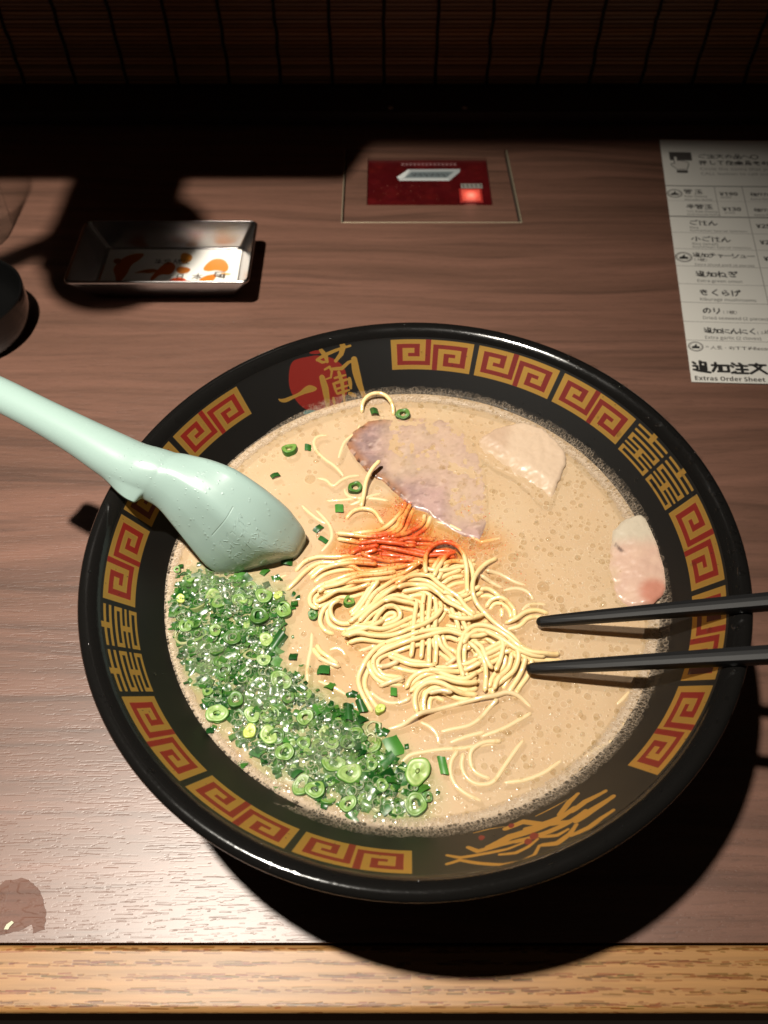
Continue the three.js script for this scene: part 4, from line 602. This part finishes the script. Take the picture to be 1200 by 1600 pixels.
for (const [kind, what, s, under] of [...UNDER, ...NOODLES]) {
  const src = pts(s), curve = new THREE.CatmullRomCurve3(src.map(([x, z]) => new THREE.Vector3(x, 0, z)), false, 'centripetal'), L = curve.getLength(), n = Math.max(5, Math.round(L / 1.6)), flat = curve.getSpacedPoints(n).map((v) => [v.x, v.z]);
  const baseH = under ? 0.1 : { s: -0.4, p: 0.75, q: 1.2, u: 0.6 }[kind];
  let h = flat.map(([x, z], i) => { let g = -9; for (const [dx, dz] of [[0, 0], [0.7, 0], [-0.7, 0], [0, 0.7], [0, -0.7]]) { const k = gi(x + dx, z + dz); if (k >= 0) g = Math.max(g, heightGrid[k]); } const e = Math.min(i, n - i) * L / n, lift = kind === 's' ? 0 : NR * 0.68; return Math.max(baseH - (1 - smooth(0, 3.5, e)) * (kind === 's' ? 0.8 : 1.4), g > -5 ? Math.min(g + lift, 3.1) : -9); });
  for (let it = 0; it < 3; it++) h = h.map((v, i) => Math.max(v * 0.999, ((h[i - 1] ?? v) + v + (h[i + 1] ?? v)) / 3));
  for (let it = 0; it < 2; it++) h = h.map((v, i) => ((h[i - 1] ?? v) + v * 2 + (h[i + 1] ?? v)) / 4);
  if (what === 'hoop') h = h.map((v, i) => v + 2.4 * Math.sin(Math.PI * i / n));
  if (what === 'fold') h = h.map((v, i) => v + 1.4 * Math.sin(Math.PI * clamp(i / n * 1.1)));
  if (what === 'stick') h = h.map((v, i) => v + 4.5 * Math.pow(1 - i / n, 1.3));
  flat.forEach(([x, z], i) => { for (let a = -3; a <= 3; a++) for (let b = -3; b <= 3; b++) { const d = Math.hypot(a, b) * 0.4; if (d > NR) continue; const k = gi(x + a * 0.4, z + b * 0.4); if (k >= 0) heightGrid[k] = Math.max(heightGrid[k], h[i] + Math.sqrt(NR * NR - d * d) - NR * 0.35); } });
  const P = flat.map(([x, z], i) => [x, brothY(x / 1000, z / 1000) * 1000 + h[i], z]), m = mesh('noodle', noodleGeo(P, NR, kind === 's'), noodleMat), [cx, cz] = flat[Math.floor(n / 2)];
  const own = { hoop: 'pale noodle standing up in an arch at the far wall, under the red emblem', stick: 'bent noodle sticking up next to the browned edge of the pork slice', bar: 'short straight noodle lying between the green onions and the noodle pile', fold: 'tall noodle loop standing over the red chilli paste', long: 'long noodle curving across the broth below the noodle pile', tip: 'tiny noodle tip poking out beside the pale pork slice at the far wall' }[what];
  if (own) tag(m, own, 'noodle');
  else if (kind !== 's') {
    const stained = stainAt(cx, cz) > 0.35, place = stained ? 'in the red chilli paste at the far end of the pile' : cx > 24 ? 'at the chopstick tips, right end of the pile' : cz < 8 ? 'sweeping left below the chilli paste' : cz > 30 ? 'at the near end of the pile' : cx < -4 ? 'in the loops at the left side of the pile' : 'in the middle of the pile', look = stained ? 'red stained noodle' : L > 42 ? 'long pale noodle' : L > 24 ? 'curved pale noodle' : 'short pale noodle';
    tag(m, look + ' ' + place, 'noodle', look + 's ' + place);
  }
  else if (cz > 42) tag(m, 'noodle half sunk in the broth near the front wall, below the noodle pile', 'noodle', 'noodles half sunk at the front');
  else if (cz < -16) tag(m, 'noodle half sunk in the broth between the spoon, the red emblem and the pork', 'noodle', 'noodles half sunk at the far left');
  else tag(m, 'noodle half sunk in the broth round the border of the noodle pile', 'noodle', 'noodles half sunk round the pile');
}
const topAt = (x, z) => { const k = gi(x, z); return k >= 0 ? Math.max(heightGrid[k] + NR * 0.35, 0) : 0; };   // mm above the broth

// ---------- chilli ----------
{
  const g = new THREE.TetrahedronGeometry(1), N = 9500, im = new THREE.InstancedMesh(g, M({ color: C(1, 1, 1), roughness: 0.3 }), N), o = new THREE.Object3D(); let k = 0;
  while (k < N) {
    const far = rnd() < 0.06, x = rr(-45, 45), z = rr(-45, 45), s = stainAt(x, z); if (far ? rnd() > 0.25 || Math.hypot(x - 2, z + 2) > 38 : rnd() > Math.pow(s, 1.7) * (0.35 + 0.9 * fbm(x * 0.6, z * 0.6, 401, 3))) continue;
    const r = far ? rr(0.1, 0.26) : rr(0.07, 0.24); o.position.set(x / 1000, brothY(x / 1000, z / 1000) + (topAt(x, z) + r * 0.25) / 1000, z / 1000); o.rotation.set(rnd() * 6, rnd() * 6, rnd() * 6); o.scale.set(r * rr(0.7, 2) / 1000, r * 0.5 / 1000, r / 1000); o.updateMatrix(); im.setMatrixAt(k, o.matrix);
    im.setColorAt(k, rnd() < 0.2 ? C(0.62, 0.17, 0.02) : C(rr(0.42, 0.75), rr(0.03, 0.09), 0.01)); k++;
  }
  im.name = 'chilli_paste'; im.castShadow = true; tag(im, 'red chilli paste and flakes melting over the top of the noodle pile', 'chilli', null, 'stuff'); scene.add(im);
}

// ---------- green onions ----------
const onionMat = M({ vertexColors: true, color: C(1, 1, 1), roughness: 0.4 });
function ringGeo(inner, hgt, cOut, cIn, lobes) {
  const prof = [[inner, -hgt], [inner, hgt * 0.8], [lerp(inner, 1, 0.08), hgt * 0.95], [lerp(inner, 1, 0.45), hgt * 0.8], [lerp(inner, 1, 0.55), hgt * 0.95], [lerp(inner, 1, 0.8), hgt], [0.97, hgt * 0.95], [1, hgt * 0.7], [0.99, -hgt]], n = 28, pos = [], col = [], idx = [];
  const mid = mix3(cIn, cOut, 0.35), shade = [cIn, cIn, mid, cIn, mid, cIn, cOut, cOut, cOut];
  for (let k = 0; k < n; k++) prof.forEach(([r, y], j) => { const a = k / n * 6.28319, w = 1 + 0.09 * Math.sin(a * 2 + lobes) + 0.05 * Math.sin(a * 3 + lobes * 2) + 0.03 * Math.sin(a * 5 + lobes * 3); pos.push(r * w * Math.cos(a), y + 0.08 * Math.sin(a * 2 + lobes), r * w * 0.92 * Math.sin(a)); const v = 0.85 + 0.3 * hash(k, j, lobes); col.push(shade[j][0] * v, shade[j][1] * v, shade[j][2] * v); });
  const m = prof.length; for (let k = 0; k < n; k++) for (let j = 0; j < m - 1; j++) { const a = k * m + j, b = ((k + 1) % n) * m + j; idx.push(a, a + 1, b, b, a + 1, b + 1); }
  if (inner < 0.3) { /* a closed pale heart */ const c0 = pos.length / 3; pos.push(0, hgt * 0.5, 0); col.push(...cIn); for (let k = 0; k < n; k++) idx.push(c0, ((k + 1) % n) * m + 1, k * m + 1); }
  const g = new THREE.BufferGeometry(); g.setAttribute('position', new THREE.Float32BufferAttribute(pos, 3)); g.setAttribute('color', new THREE.Float32BufferAttribute(col, 3)); g.setIndex(idx); g.computeVertexNormals(); return g;
}
const RING = {
  p: [ringGeo(0.16, 0.35, [0.12, 0.30, 0.04], [0.34, 0.44, 0.15], 1), ringGeo(0.30, 0.35, [0.09, 0.26, 0.035], [0.30, 0.42, 0.14], 2)], g: [ringGeo(0.36, 0.4, [0.035, 0.15, 0.015], [0.20, 0.33, 0.075], 3), ringGeo(0.45, 0.45, [0.028, 0.13, 0.013], [0.17, 0.30, 0.06], 4)],
  d: [ringGeo(0.5, 0.5, [0.014, 0.068, 0.008], [0.07, 0.17, 0.025], 5), ringGeo(0.42, 0.5, [0.016, 0.08, 0.009], [0.09, 0.20, 0.035], 6)], y: [ringGeo(0.12, 0.5, [0.30, 0.42, 0.05], [0.5, 0.58, 0.15], 7)], f: [ringGeo(0.72, 0.3, [0.18, 0.25, 0.08], [0.34, 0.34, 0.15], 8)],
};
function pieceGeo(bend, col, col2) {                       // a short curved strip of leaf
  const n = 6, m = 4, pos = [], c = [], idx = []; for (let j = 0; j <= m; j++) for (let i = 0; i <= n; i++) { const u = i / n - 0.5, v = j / m - 0.5; pos.push(u * 2, 0.28 * Math.cos(u * Math.PI) * bend + 0.05 * Math.sin(v * 5), v * 2 + 0.12 * Math.sin(u * 4)); c.push(...mix3(col, col2, clamp(v + 0.5))); }
  for (let j = 0; j < m; j++) for (let i = 0; i < n; i++) { const a = j * (n + 1) + i; idx.push(a, a + n + 1, a + 1, a + 1, a + n + 1, a + n + 2); }
  const k = pos.length / 3; for (let i = 0; i < k; i++) { pos.push(pos[3 * i] * 0.96, pos[3 * i + 1] - 0.22, pos[3 * i + 2] * 0.96); c.push(...mix3(col, [0, 0.02, 0], 0.2)); } const q = [...idx]; for (let i = 0; i < q.length; i += 3) idx.push(q[i] + k, q[i + 2] + k, q[i + 1] + k);
  const g = new THREE.BufferGeometry(); g.setAttribute('position', new THREE.Float32BufferAttribute(pos, 3)); g.setAttribute('color', new THREE.Float32BufferAttribute(c, 3)); g.setIndex(idx); g.computeVertexNormals(); return g;
}
const PIECE = [pieceGeo(1, [0.012, 0.085, 0.012], [0.025, 0.13, 0.018]), pieceGeo(1.6, [0.009, 0.055, 0.009], [0.018, 0.10, 0.014]), pieceGeo(0.6, [0.035, 0.16, 0.02], [0.06, 0.21, 0.025])];
const LOOK = { p: 'pale thick green onion ring', g: 'mid green onion ring', d: 'dark green onion ring', y: 'yellowish green onion core', f: 'thin faint green onion ring', c: 'flat dark green onion leaf piece' };
const heapLabel = (k, x, z) => { const w = z < 22 ? 'in the heap next to the spoon' : z < 46 ? 'in the middle of the heap' : 'at the front end of the heap'; return [LOOK[k] + ' ' + w, LOOK[k] + 's ' + w]; };
const placeOnion = (name, geo, x, z, sx, sz, dy, tilt, yaw, label, group) => { const m = mesh(name, geo, onionMat); m.position.set(x / 1000, brothY(x / 1000, z / 1000) + dy / 1000, z / 1000); m.rotation.set(rr(-tilt, tilt), yaw, rr(-tilt, tilt)); m.scale.set(sx / 1000, (sx + sz) / 2000, sz / 1000); return tag(m, label, 'green onion', group); };
{
  const fixed = ['p -59.7,48.4,6.7', 'p -43.3,55.2,5.9', 'p -18.6,67.0,6.9', 'p 1.3,66.5,8.1', 'g -48.8,7.7,6.1', 'd -49.7,15.6,6.8', 'g -73.5,18.3,5.1', 'g -63.6,20.2,4.6', 'p -46.8,30.7,4.6', 'y -44.1,7.4,3.4', 'y -76.9,8.2,3.4', 'g -79.8,-3.3,2.7', 'd -54.4,44.3,5.6', 'p -46.7,23.7,5.0', 'd -59.2,34.2,4.8', 'g -41.7,13.1,5.9', 'd -38.1,43.8,4.1', 'g -28.3,71.6,5.9', 'g -18.7,75.6,5.2', 'g -12.1,64.3,3.8', 'f -11.8,53.0,4.6', 'f -12.8,56.9,4.4', 'd -31.9,15.0,3.6', 'g -9.0,70.4,4.0', 'd 0.2,71.2,2.4', 'g -24.3,69.0,3.5', 'g -32.6,49.8,5.3', 'd 4.2,73.8,3.0', 'p -48.9,48.9,5.3', 'g -37.9,60.6,5.9', 'y -49.1,54.1,4.5', 'g -32.5,57.8,4.4', 'g -63.6,41.2,3.8', 'y -9.7,47.5,3.3', 'd -1.0,-72.6,5.6', 'd -19.1,-37.1,5.4', 'g -44.6,-55.8,5.9', 'g -20.2,10.0,4.1',], lone = [[-34, 'green onion ring floating alone left of the browned pork edge, nearest the spoon'], 0];
  for (const s of fixed) {
    const k = s[0], [x, z, d] = s.slice(2).split(',').map(Number), g = RING[k], heap = inside(HEAP, x, z);
    let label = heapLabel(k, x, z)[0]; if (!heap) label = z < -45 && x > -8 ? 'dark green onion ring at the far wall beside the noodle arch' : z < -25 && x < -20 ? 'green onion ring floating between the spoon and the red emblem' : z < -20 ? 'green onion ring against the bent upright noodle' : Math.abs(z - 6) < 9 && x > -24 && x < 0 ? 'thin pale green onion ring lying on top of the noodles' : 'pale green onion ring between the heap of onions and the noodles';
    placeOnion('green_onion_ring', g[Math.floor(rnd() * g.length)], x, z, d / 2, d / 2, k === 'f' ? 0.0 : k === 'y' && !heap ? topAt(x, z) + 0.6 : 0.35, 0.16, rnd() * 6, label, heap ? heapLabel(k, x, z)[1] : label.startsWith('pale') ? 'onion rings beside the heap' : undefined);
  }
  const chips = ['-49.1,-43.6,3.4,2.2,30', '-24.7,-28.2,3.0,3.5,5', '-31.9,-19.5,3.6,2.1,50', '-29.9,-14.8,3.6,1.8,-30', '-42.1,-6.4,4.0,3.6,0', '-27.7,34.3,4.1,3.3,0', '-19.3,48.3,3.2,5.6,5', '-15.4,46.3,2.8,4.2,20', '-5.5,41.8,2.0,3.0,0', '-5.5,58.9,4.8,5.9,30', '-7.6,62.7,3.6,5.0,-40', '-31.8,14.1,2.6,3.0,0', '-12.3,-74.6,3.1,4.1,10', '-37.6,-56.9,2.5,2.8,0', '-69.0,-7.6,2.3,4.7,-30', '-57.6,-1.0,2.2,5.1,-20', '8.8,64.7,2.4,5.4,10', '-42.7,23.9,3.8,6.3,-30',];
  for (const s of chips) { const [x, z, w, h, a] = s.split(',').map(Number), heap = inside(HEAP, x, z); placeOnion('green_onion_piece', PIECE[Math.floor(rnd() * 3)], x, z, w / 2, h / 2, topAt(x, z) + 0.5, 0.25, a * Math.PI / 180, heap ? heapLabel('c', x, z)[0] : z < 0 ? 'small chip of green onion in the broth near the spoon' : 'piece of dark green onion between the onion heap and the noodles', heap ? heapLabel('c', x, z)[1] : z < 0 ? 'onion chips near the spoon' : 'onion pieces beside the noodles'); }
  let n = 0; while (n < 118) { const x = rr(-84, 22), z = rr(-22, 84); if (!inside(HEAP, x, z) || edgeDist(HEAP, x, z)[0] < 1.2) continue; const k = 'ggggddddpfgd'[Math.floor(rnd() * 12)], d = rr(3.6, 7.6) * (k === 'd' ? 0.85 : 1); placeOnion('green_onion_ring', RING[k][Math.floor(rnd() * RING[k].length)], x, z, d / 2, d / 2 * rr(0.6, 1), rr(-1.4, 0.0), 0.3, rnd() * 6, ...heapLabel(k, x, z)); n++; }
  n = 0; while (n < 120) { const x = rr(-84, 22), z = rr(-22, 84); if (!inside(HEAP, x, z) || edgeDist(HEAP, x, z)[0] < 1) continue; placeOnion('green_onion_piece', PIECE[Math.floor(rnd() * 3)], x, z, rr(1.0, 2.7), rr(0.8, 2.0), rr(-1.5, 0.2), 0.5, rnd() * 6, ...heapLabel('c', x, z)); n++; }
}
// finely chopped bits that fill the heap
{
  const N = 1900, g = PIECE[0].clone(); g.deleteAttribute('color'); const im = new THREE.InstancedMesh(g, M({ color: C(1, 1, 1), roughness: 0.25 }), N), o = new THREE.Object3D(); let k = 0;
  while (k < N) { const x = rr(-84, 22), z = rr(-22, 84); const inn = inside(HEAP, x, z), e = edgeDist(HEAP, x, z)[0]; if (!inn && (e > 4 || rnd() > 0.16 || Math.hypot(x, z) > 82)) continue; const den = fbm(x * 0.09, z * 0.09, 301, 3); if (rnd() > smooth(0.2, 0.55, den) * smooth(0, 5, e) + 0.12) continue; o.position.set(x / 1000, brothY(x / 1000, z / 1000) + rr(-0.5, 0.35) / 1000, z / 1000); o.rotation.set(rr(-0.5, 0.5), rnd() * 6, rr(-0.5, 0.5)); const sz = rr(0.5, 2.0) / 1000; o.scale.set(sz, sz, sz * rr(0.5, 1)); o.updateMatrix(); im.setMatrixAt(k, o.matrix); const b = rr(0.45, 1.9); im.setColorAt(k, C(0.016 * b * b, 0.085 * b, 0.011 * b)); k++; }
  im.name = 'chopped_onion_bits'; tag(im, 'fine chopped green onion bits between the rings of the heap', 'green onion', null, 'stuff'); scene.add(im);
}
// froth over the heap of green onions: a wet film of cells, clear in their middles
{
  const S0 = 1024, [f, fq] = canvas(S0, S0), x0 = -88, z0 = -26, W = 112, K = S0 / W; fq.fillStyle = '#000'; fq.fillRect(0, 0, S0, S0);
  const list = []; for (let i = 0; i < 8000; i++) { const x = rr(x0, x0 + W), z = rr(z0, z0 + W); if (!inside(HEAP, x, z)) continue; list.push([x, z, 0.2 + Math.pow(rnd(), 5) * 1.3]); }
  for (let i = 0; i < 160; i++) { const x = rr(x0, x0 + W), z = rr(z0, z0 + W); if (!inside(HEAP, x, z)) continue; const r = rr(4, 11) * K, g = fq.createRadialGradient((x - x0) * K, (z - z0) * K, 0, (x - x0) * K, (z - z0) * K, r), a = rr(0.03, 0.15) * (z < 25 ? 1.4 : 1); g.addColorStop(0, `rgba(255,255,255,${a})`); g.addColorStop(1, 'rgba(255,255,255,0)'); fq.fillStyle = g; fq.fillRect(0, 0, S0, S0); }
  for (const [x, z, r] of list) { const e = smooth(0, 4, edgeDist(HEAP, x, z)[0]), px = (x - x0) * K, py = (z - z0) * K; fq.lineWidth = Math.max(0.8, r * K * 0.2); fq.strokeStyle = `rgba(255,255,255,${e * rr(0.15, 0.6)})`; fq.fillStyle = `rgba(0,0,0,${0.45 * e})`; fq.beginPath(); fq.arc(px, py, r * K, 0, 7); fq.fill(); fq.stroke(); }
  const n = 90, pos = [], uv = [], idx = []; for (let j = 0; j <= n; j++) for (let i = 0; i <= n; i++) { const x = x0 + W * i / n, z = z0 + W * j / n; pos.push(x / 1000, brothY(x / 1000, z / 1000) + (0.7 + 0.9 * fbm(x * 0.16, z * 0.16, 201, 3)) / 1000, z / 1000); uv.push(i / n, 1 - j / n); }
  for (let j = 0; j < n; j++) for (let i = 0; i < n; i++) { const x = x0 + W * (i + 0.5) / n, z = z0 + W * (j + 0.5) / n; if (!inside(HEAP, x, z) && edgeDist(HEAP, x, z)[0] > 2 || Math.hypot(x, z) > 84) continue; const a = j * (n + 1) + i, c = a + n + 1; idx.push(a, c, a + 1, a + 1, c, c + 1); }
  const g = new THREE.BufferGeometry(); g.setAttribute('position', new THREE.Float32BufferAttribute(pos, 3)); g.setAttribute('uv', new THREE.Float32BufferAttribute(uv, 2)); g.setIndex(idx); g.computeVertexNormals(); const t = canvasTex(f, false);
  mesh('froth_film', g, M({ color: C(0.50, 0.53, 0.34), alphaMap: t, bumpMap: t, bumpScale: 0.0005, transparent: true, roughness: 0.15 }), broth);
}
// bubbles of froth that stand on the broth
{
  const g = new THREE.SphereGeometry(1, 12, 8, 0, 7, 0, Math.PI / 2), o = new THREE.Object3D(), list = foamBubbles.slice();
  for (let i = 0; i < 2200; i++) { const a = rnd() * 6.2832, d = 84.6 - Math.pow(rnd(), 1.6) * 5.5; list.push([d * Math.cos(a), d * Math.sin(a), 0.15 + Math.pow(rnd(), 3) * 0.6]); }
  let n = 0; while (n < 450) { const x = rr(-84, 22), z = rr(-22, 84); if (!inside(HEAP, x, z)) continue; list.push([x, z, 0.2 + Math.pow(rnd(), 4) * 1.4]); n++; }
  for (let i = 0; i < 2300; i++) { const a = rnd() * 6.2832, d = Math.sqrt(rnd()) * 82; list.push([d * Math.cos(a), d * Math.sin(a), rr(0.08, 0.25)]); }
  const im = new THREE.InstancedMesh(g, M({ color: C(0.97, 0.96, 0.93), transmission: 1, thickness: 0, roughness: 0.03, ior: 1.33 }), list.length);
  list.forEach(([x, z, r], i) => { o.position.set(x / 1000, brothY(x / 1000, z / 1000) + (inside(HEAP, x, z) ? rr(0, 1.1) : topAt(x, z) * 0.9) / 1000, z / 1000); o.scale.set(r / 1000, r * 0.75 / 1000, r / 1000); o.updateMatrix(); im.setMatrixAt(i, o.matrix); });
  im.name = 'froth_bubbles'; tag(im, null, null, null, 'stuff'); broth.add(im);
}

// ---------- chopsticks ----------
function chopstick(label, tip, rim, len) {
  const A = new THREE.Vector3(...tip), B = new THREE.Vector3(...rim), dir = B.clone().sub(A).normalize(), t = thing('chopstick', label, 'chopstick', tip), q = new THREE.Quaternion().setFromUnitVectors(new THREE.Vector3(1, 0, 0), dir); t.quaternion.copy(q);
  const sec = [[0, 0.0004], [0.0005, 0.0012], [0.0016, 0.0017], [0.006, 0.0018], [0.02, 0.0019], [0.06, 0.0023], [0.12, 0.0028], [len - 0.001, 0.0032], [len, 0.0028]], pos = [], idx = [], m = 12;
  sec.forEach(([x, r]) => { const e = lerp(1, 4.5, clamp(x / 0.03)); for (let k = 0; k < m; k++) { const a = (k + 0.5) / m * 2 * Math.PI, c = Math.cos(a), s = Math.sin(a), w = Math.pow(Math.abs(c) ** (1 + e) + Math.abs(s) ** (1 + e), -1 / (1 + e)); pos.push(x, r * w * s, r * w * c); } });
  for (let i = 0; i < sec.length - 1; i++) for (let k = 0; k < m; k++) { const a = i * m + k, b = i * m + (k + 1) % m; idx.push(a, b, a + m, b, b + m, a + m); }
  for (let k = 1; k < m - 1; k++) { idx.push(0, k + 1, k); const L = (sec.length - 1) * m; idx.push(L, L + k, L + k + 1); }
  const g = new THREE.BufferGeometry(); g.setAttribute('position', new THREE.Float32BufferAttribute(pos, 3)); g.setIndex(idx); const f = g.toNonIndexed(); f.computeVertexNormals();
  mesh('stick', f, M({ color: C(0.006, 0.006, 0.0065), roughness: 0.5, specularIntensity: 0.4, bumpMap: speck, bumpScale: 0.00004 }), t);
}
chopstick('black chopstick nearer the pork, its tip in the broth beside the noodles', [0.0407, 0.0580, 0.0196], [0.1042, 0.0830, 0.0262], 0.225);
chopstick('black chopstick nearer the viewer, its tip in the noodle pile', [0.0357, 0.0580, 0.0359], [0.0992, 0.0830, 0.0432], 0.225);

// ---------- spoon ----------
{
  const t = thing('soup_spoon', 'mint green plastic soup spoon lying face down across the left rim of the bowl', 'spoon', [-0.0905, 0.0787, -0.0257]);
  t.rotation.y = -Math.atan2(0.4587, 0.8886);
  // mm along the spoon from its neck: edge towards the viewer (w, y), edge away (w, y), height of the back, flatness
  const SEC = [[-66, 4.4, 11.8, -4.4, 11.8, 2.2, 0.2], [-64, 5.7, 11.3, -5.7, 11.3, 4.4, 0.2], [-56, 6.2, 10.3, -6.2, 10.3, 5.2, 0.2], [-39, 6.4, 8.3, -6.4, 8.3, 5.7, 0.2], [-23, 7.2, 5.8, -7.2, 5.8, 6.4, 0.2], [-11, 8.4, 3.3, -8.2, 3.6, 7.2, 0.2], [-3, 8.8, 1.0, -9.0, 2, 8.2, 0.2], [2, 8.7, 0.2, -10, 1.2, 8.8, 0.24], [5.2, 8.2, -0.6, -10.8, 0.4, 9.2, 0.28], [7.6, 7.8, -1.6, -11.6, -0.6, 9.6, 0.32], [12, 7.4, -3.8, -13.2, -1.6, 10.8, 0.4], [18, 8.8, -8.5, -15.6, -3, 13, 0.5], [24, 10.2, -14.5, -17.6, -5.5, 15, 0.6], [30, 10.8, -22, -19, -9, 16.2, 0.62], [34.5, 9, -27, -19.8, -13.5, 16.6, 0.62], [38, 5, -30, -20.2, -19, 16.4, 0.62], [40.8, 0.5, -32, -20, -23, 15.6, 0.62], [42.8, -3, -33.5, -19.2, -27, 13.5, 0.6], [44, -5, -35, -18, -30, 10, 0.55], [44.3, -8, -36, -16, -33, 4, 0.5]];
  const m = 56, pos = [], uv = [], idx = [], cr = (a, b, c, d, u) => 0.5 * ((2 * b) + (-a + c) * u + (2 * a - 5 * b + 4 * c - d) * u * u + (-a + 3 * b - 3 * c + d) * u * u * u), rows = [];
  for (let i = 0; i < SEC.length - 1; i++) { const [a, b, c, d] = [SEC[Math.max(0, i - 1)], SEC[i], SEC[i + 1], SEC[Math.min(SEC.length - 1, i + 2)]], k = 5; for (let j = 0; j < k; j++) rows.push(b.map((_, q) => cr(a[q], b[q], c[q], d[q], j / k))); } rows.push(SEC[SEC.length - 1]);
  const CUT = [[-1, -1, 0], [-0.9, -0.995, 0.3], [-0.8, -0.97, 0.6], [-0.7, -0.92, 0.84], [-0.62, -0.82, 0.95], [-0.55, -0.7, 0.985], [-0.2, -0.25, 1], [0.02, 0.02, 0.985], [0.1, 0.13, 0.95], [0.18, 0.24, 0.87], [0.5, 0.6, 0.52], [0.8, 0.87, 0.2], [0.92, 0.965, 0.07], [1, 1, 0]];   // flat back, one steep side, one sloping side
  const cut = (v) => { let i = 0; while (i < CUT.length - 2 && CUT[i + 1][0] < v) i++; const t = (v - CUT[i][0]) / (CUT[i + 1][0] - CUT[i][0]); return [lerp(CUT[i][1], CUT[i + 1][1], t), lerp(CUT[i][2], CUT[i + 1][2], t)]; };
  const R = rows.length, mid = (r) => new THREE.Vector3(r[0], (r[2] + r[4]) / 2, (r[1] + r[3]) / 2);
  for (const skin of [0, 1]) rows.forEach((r, i) => {
    const T = mid(rows[Math.min(R - 1, i + 2)]).sub(mid(rows[Math.max(0, i - 2)])).normalize(), A = new THREE.Vector3(0, (r[2] - r[4]) / 2, (r[1] - r[3]) / 2), N = new THREE.Vector3().crossVectors(A, T).normalize(), c = mid(r), half = A.length(); if (N.y < 0) N.negate();
    for (let k = 0; k <= m; k++) {
      const v = k / m * 2 - 1, ang = Math.abs(v) * Math.PI / 2, th = skin ? 1.5 : 0, f = clamp((r[6] - 0.22) / 0.36), hook = v > 0.7 ? 2.7 * Math.pow((v - 0.7) / 0.3, 1.3) * smooth(-9, 5, r[0]) * smooth(6.8, 5.6, r[0]) / half : 0, [cx, cy] = cut(v), kk = Math.max(0.2, half - th) / half;
      const x = lerp(Math.sign(v) * Math.sin(ang), cx, f) * kk + hook, y = lerp(Math.max(0, Math.cos(ang)), cy, f) * Math.max(0, r[5] - th);
      const q = c.clone().addScaledVector(A, x).addScaledVector(N, y); pos.push(q.x / 1000, q.y / 1000, q.z / 1000); uv.push((r[0] + 66) / 116, x * 0.5 + 0.5);
    }
  });
  const w1 = m + 1; for (const skin of [0, 1]) for (let i = 0; i < R - 1; i++) for (let k = 0; k < m; k++) { const a = skin * R * w1 + i * w1 + k, b = a + 1, c = a + w1, d = c + 1; skin ? idx.push(a, c, b, b, c, d) : idx.push(a, b, c, b, d, c); }
  for (let i = 0; i < R - 1; i++) for (const k of [0, m]) { const a = i * w1 + k, b = a + w1, c = a + R * w1, d = b + R * w1; k ? idx.push(a, c, b, b, c, d) : idx.push(a, b, c, b, d, c); }
  for (const i of [0, R - 1]) for (let k = 0; k < m; k++) { const a = i * w1 + k, b = a + 1, c = a + R * w1, d = b + R * w1; idx.push(a, c, b, b, c, d); }
  const g = new THREE.BufferGeometry(); g.setAttribute('position', new THREE.Float32BufferAttribute(pos, 3)); g.setAttribute('uv', new THREE.Float32BufferAttribute(uv, 2)); g.setIndex(idx); g.computeVertexNormals();
  // moulded lettering in low relief on the flat back, and a few drops
  const [c, q] = canvas(2048, 512), U = (s) => (s + 66) / 116 * 2048; q.fillStyle = '#808080'; q.fillRect(0, 0, 2048, 512); q.strokeStyle = '#404040'; q.lineWidth = 4; q.beginPath(); q.moveTo(U(26), 120); q.lineTo(U(26), 300); q.stroke();
  for (let j = 0; j < 8; j++) for (let i = 0; i < 9; i++) { q.strokeStyle = rnd() < 0.6 ? '#c8c8c8' : '#5a5a5a'; q.lineWidth = 4; q.beginPath(); const x = U(28.5 + i * 1.9), y = 120 + j * 24; q.moveTo(x, y); q.lineTo(x + rr(-12, 12), y + rr(3, 14)); q.lineTo(x + rr(2, 20), y + rr(0, 12)); q.stroke(); }
  for (let i = 0; i < 200; i++) { const x = rr(U(-5), 2048), y = rnd() * 512, r = rr(2, 9), gr = q.createRadialGradient(x, y, 0, x, y, r); gr.addColorStop(0, '#e8e8e8'); gr.addColorStop(1, 'rgba(128,128,128,0)'); q.fillStyle = gr; q.fillRect(x - r, y - r, 2 * r, 2 * r); }
  mesh('spoon_body', g, M({ color: C(0.32, 0.44, 0.40), roughness: 0.3, bumpMap: canvasTex(c, false), bumpScale: 0.0004, clearcoat: 0.3, clearcoatRoughness: 0.2 }), t);
}


renderer.render(scene, camera);
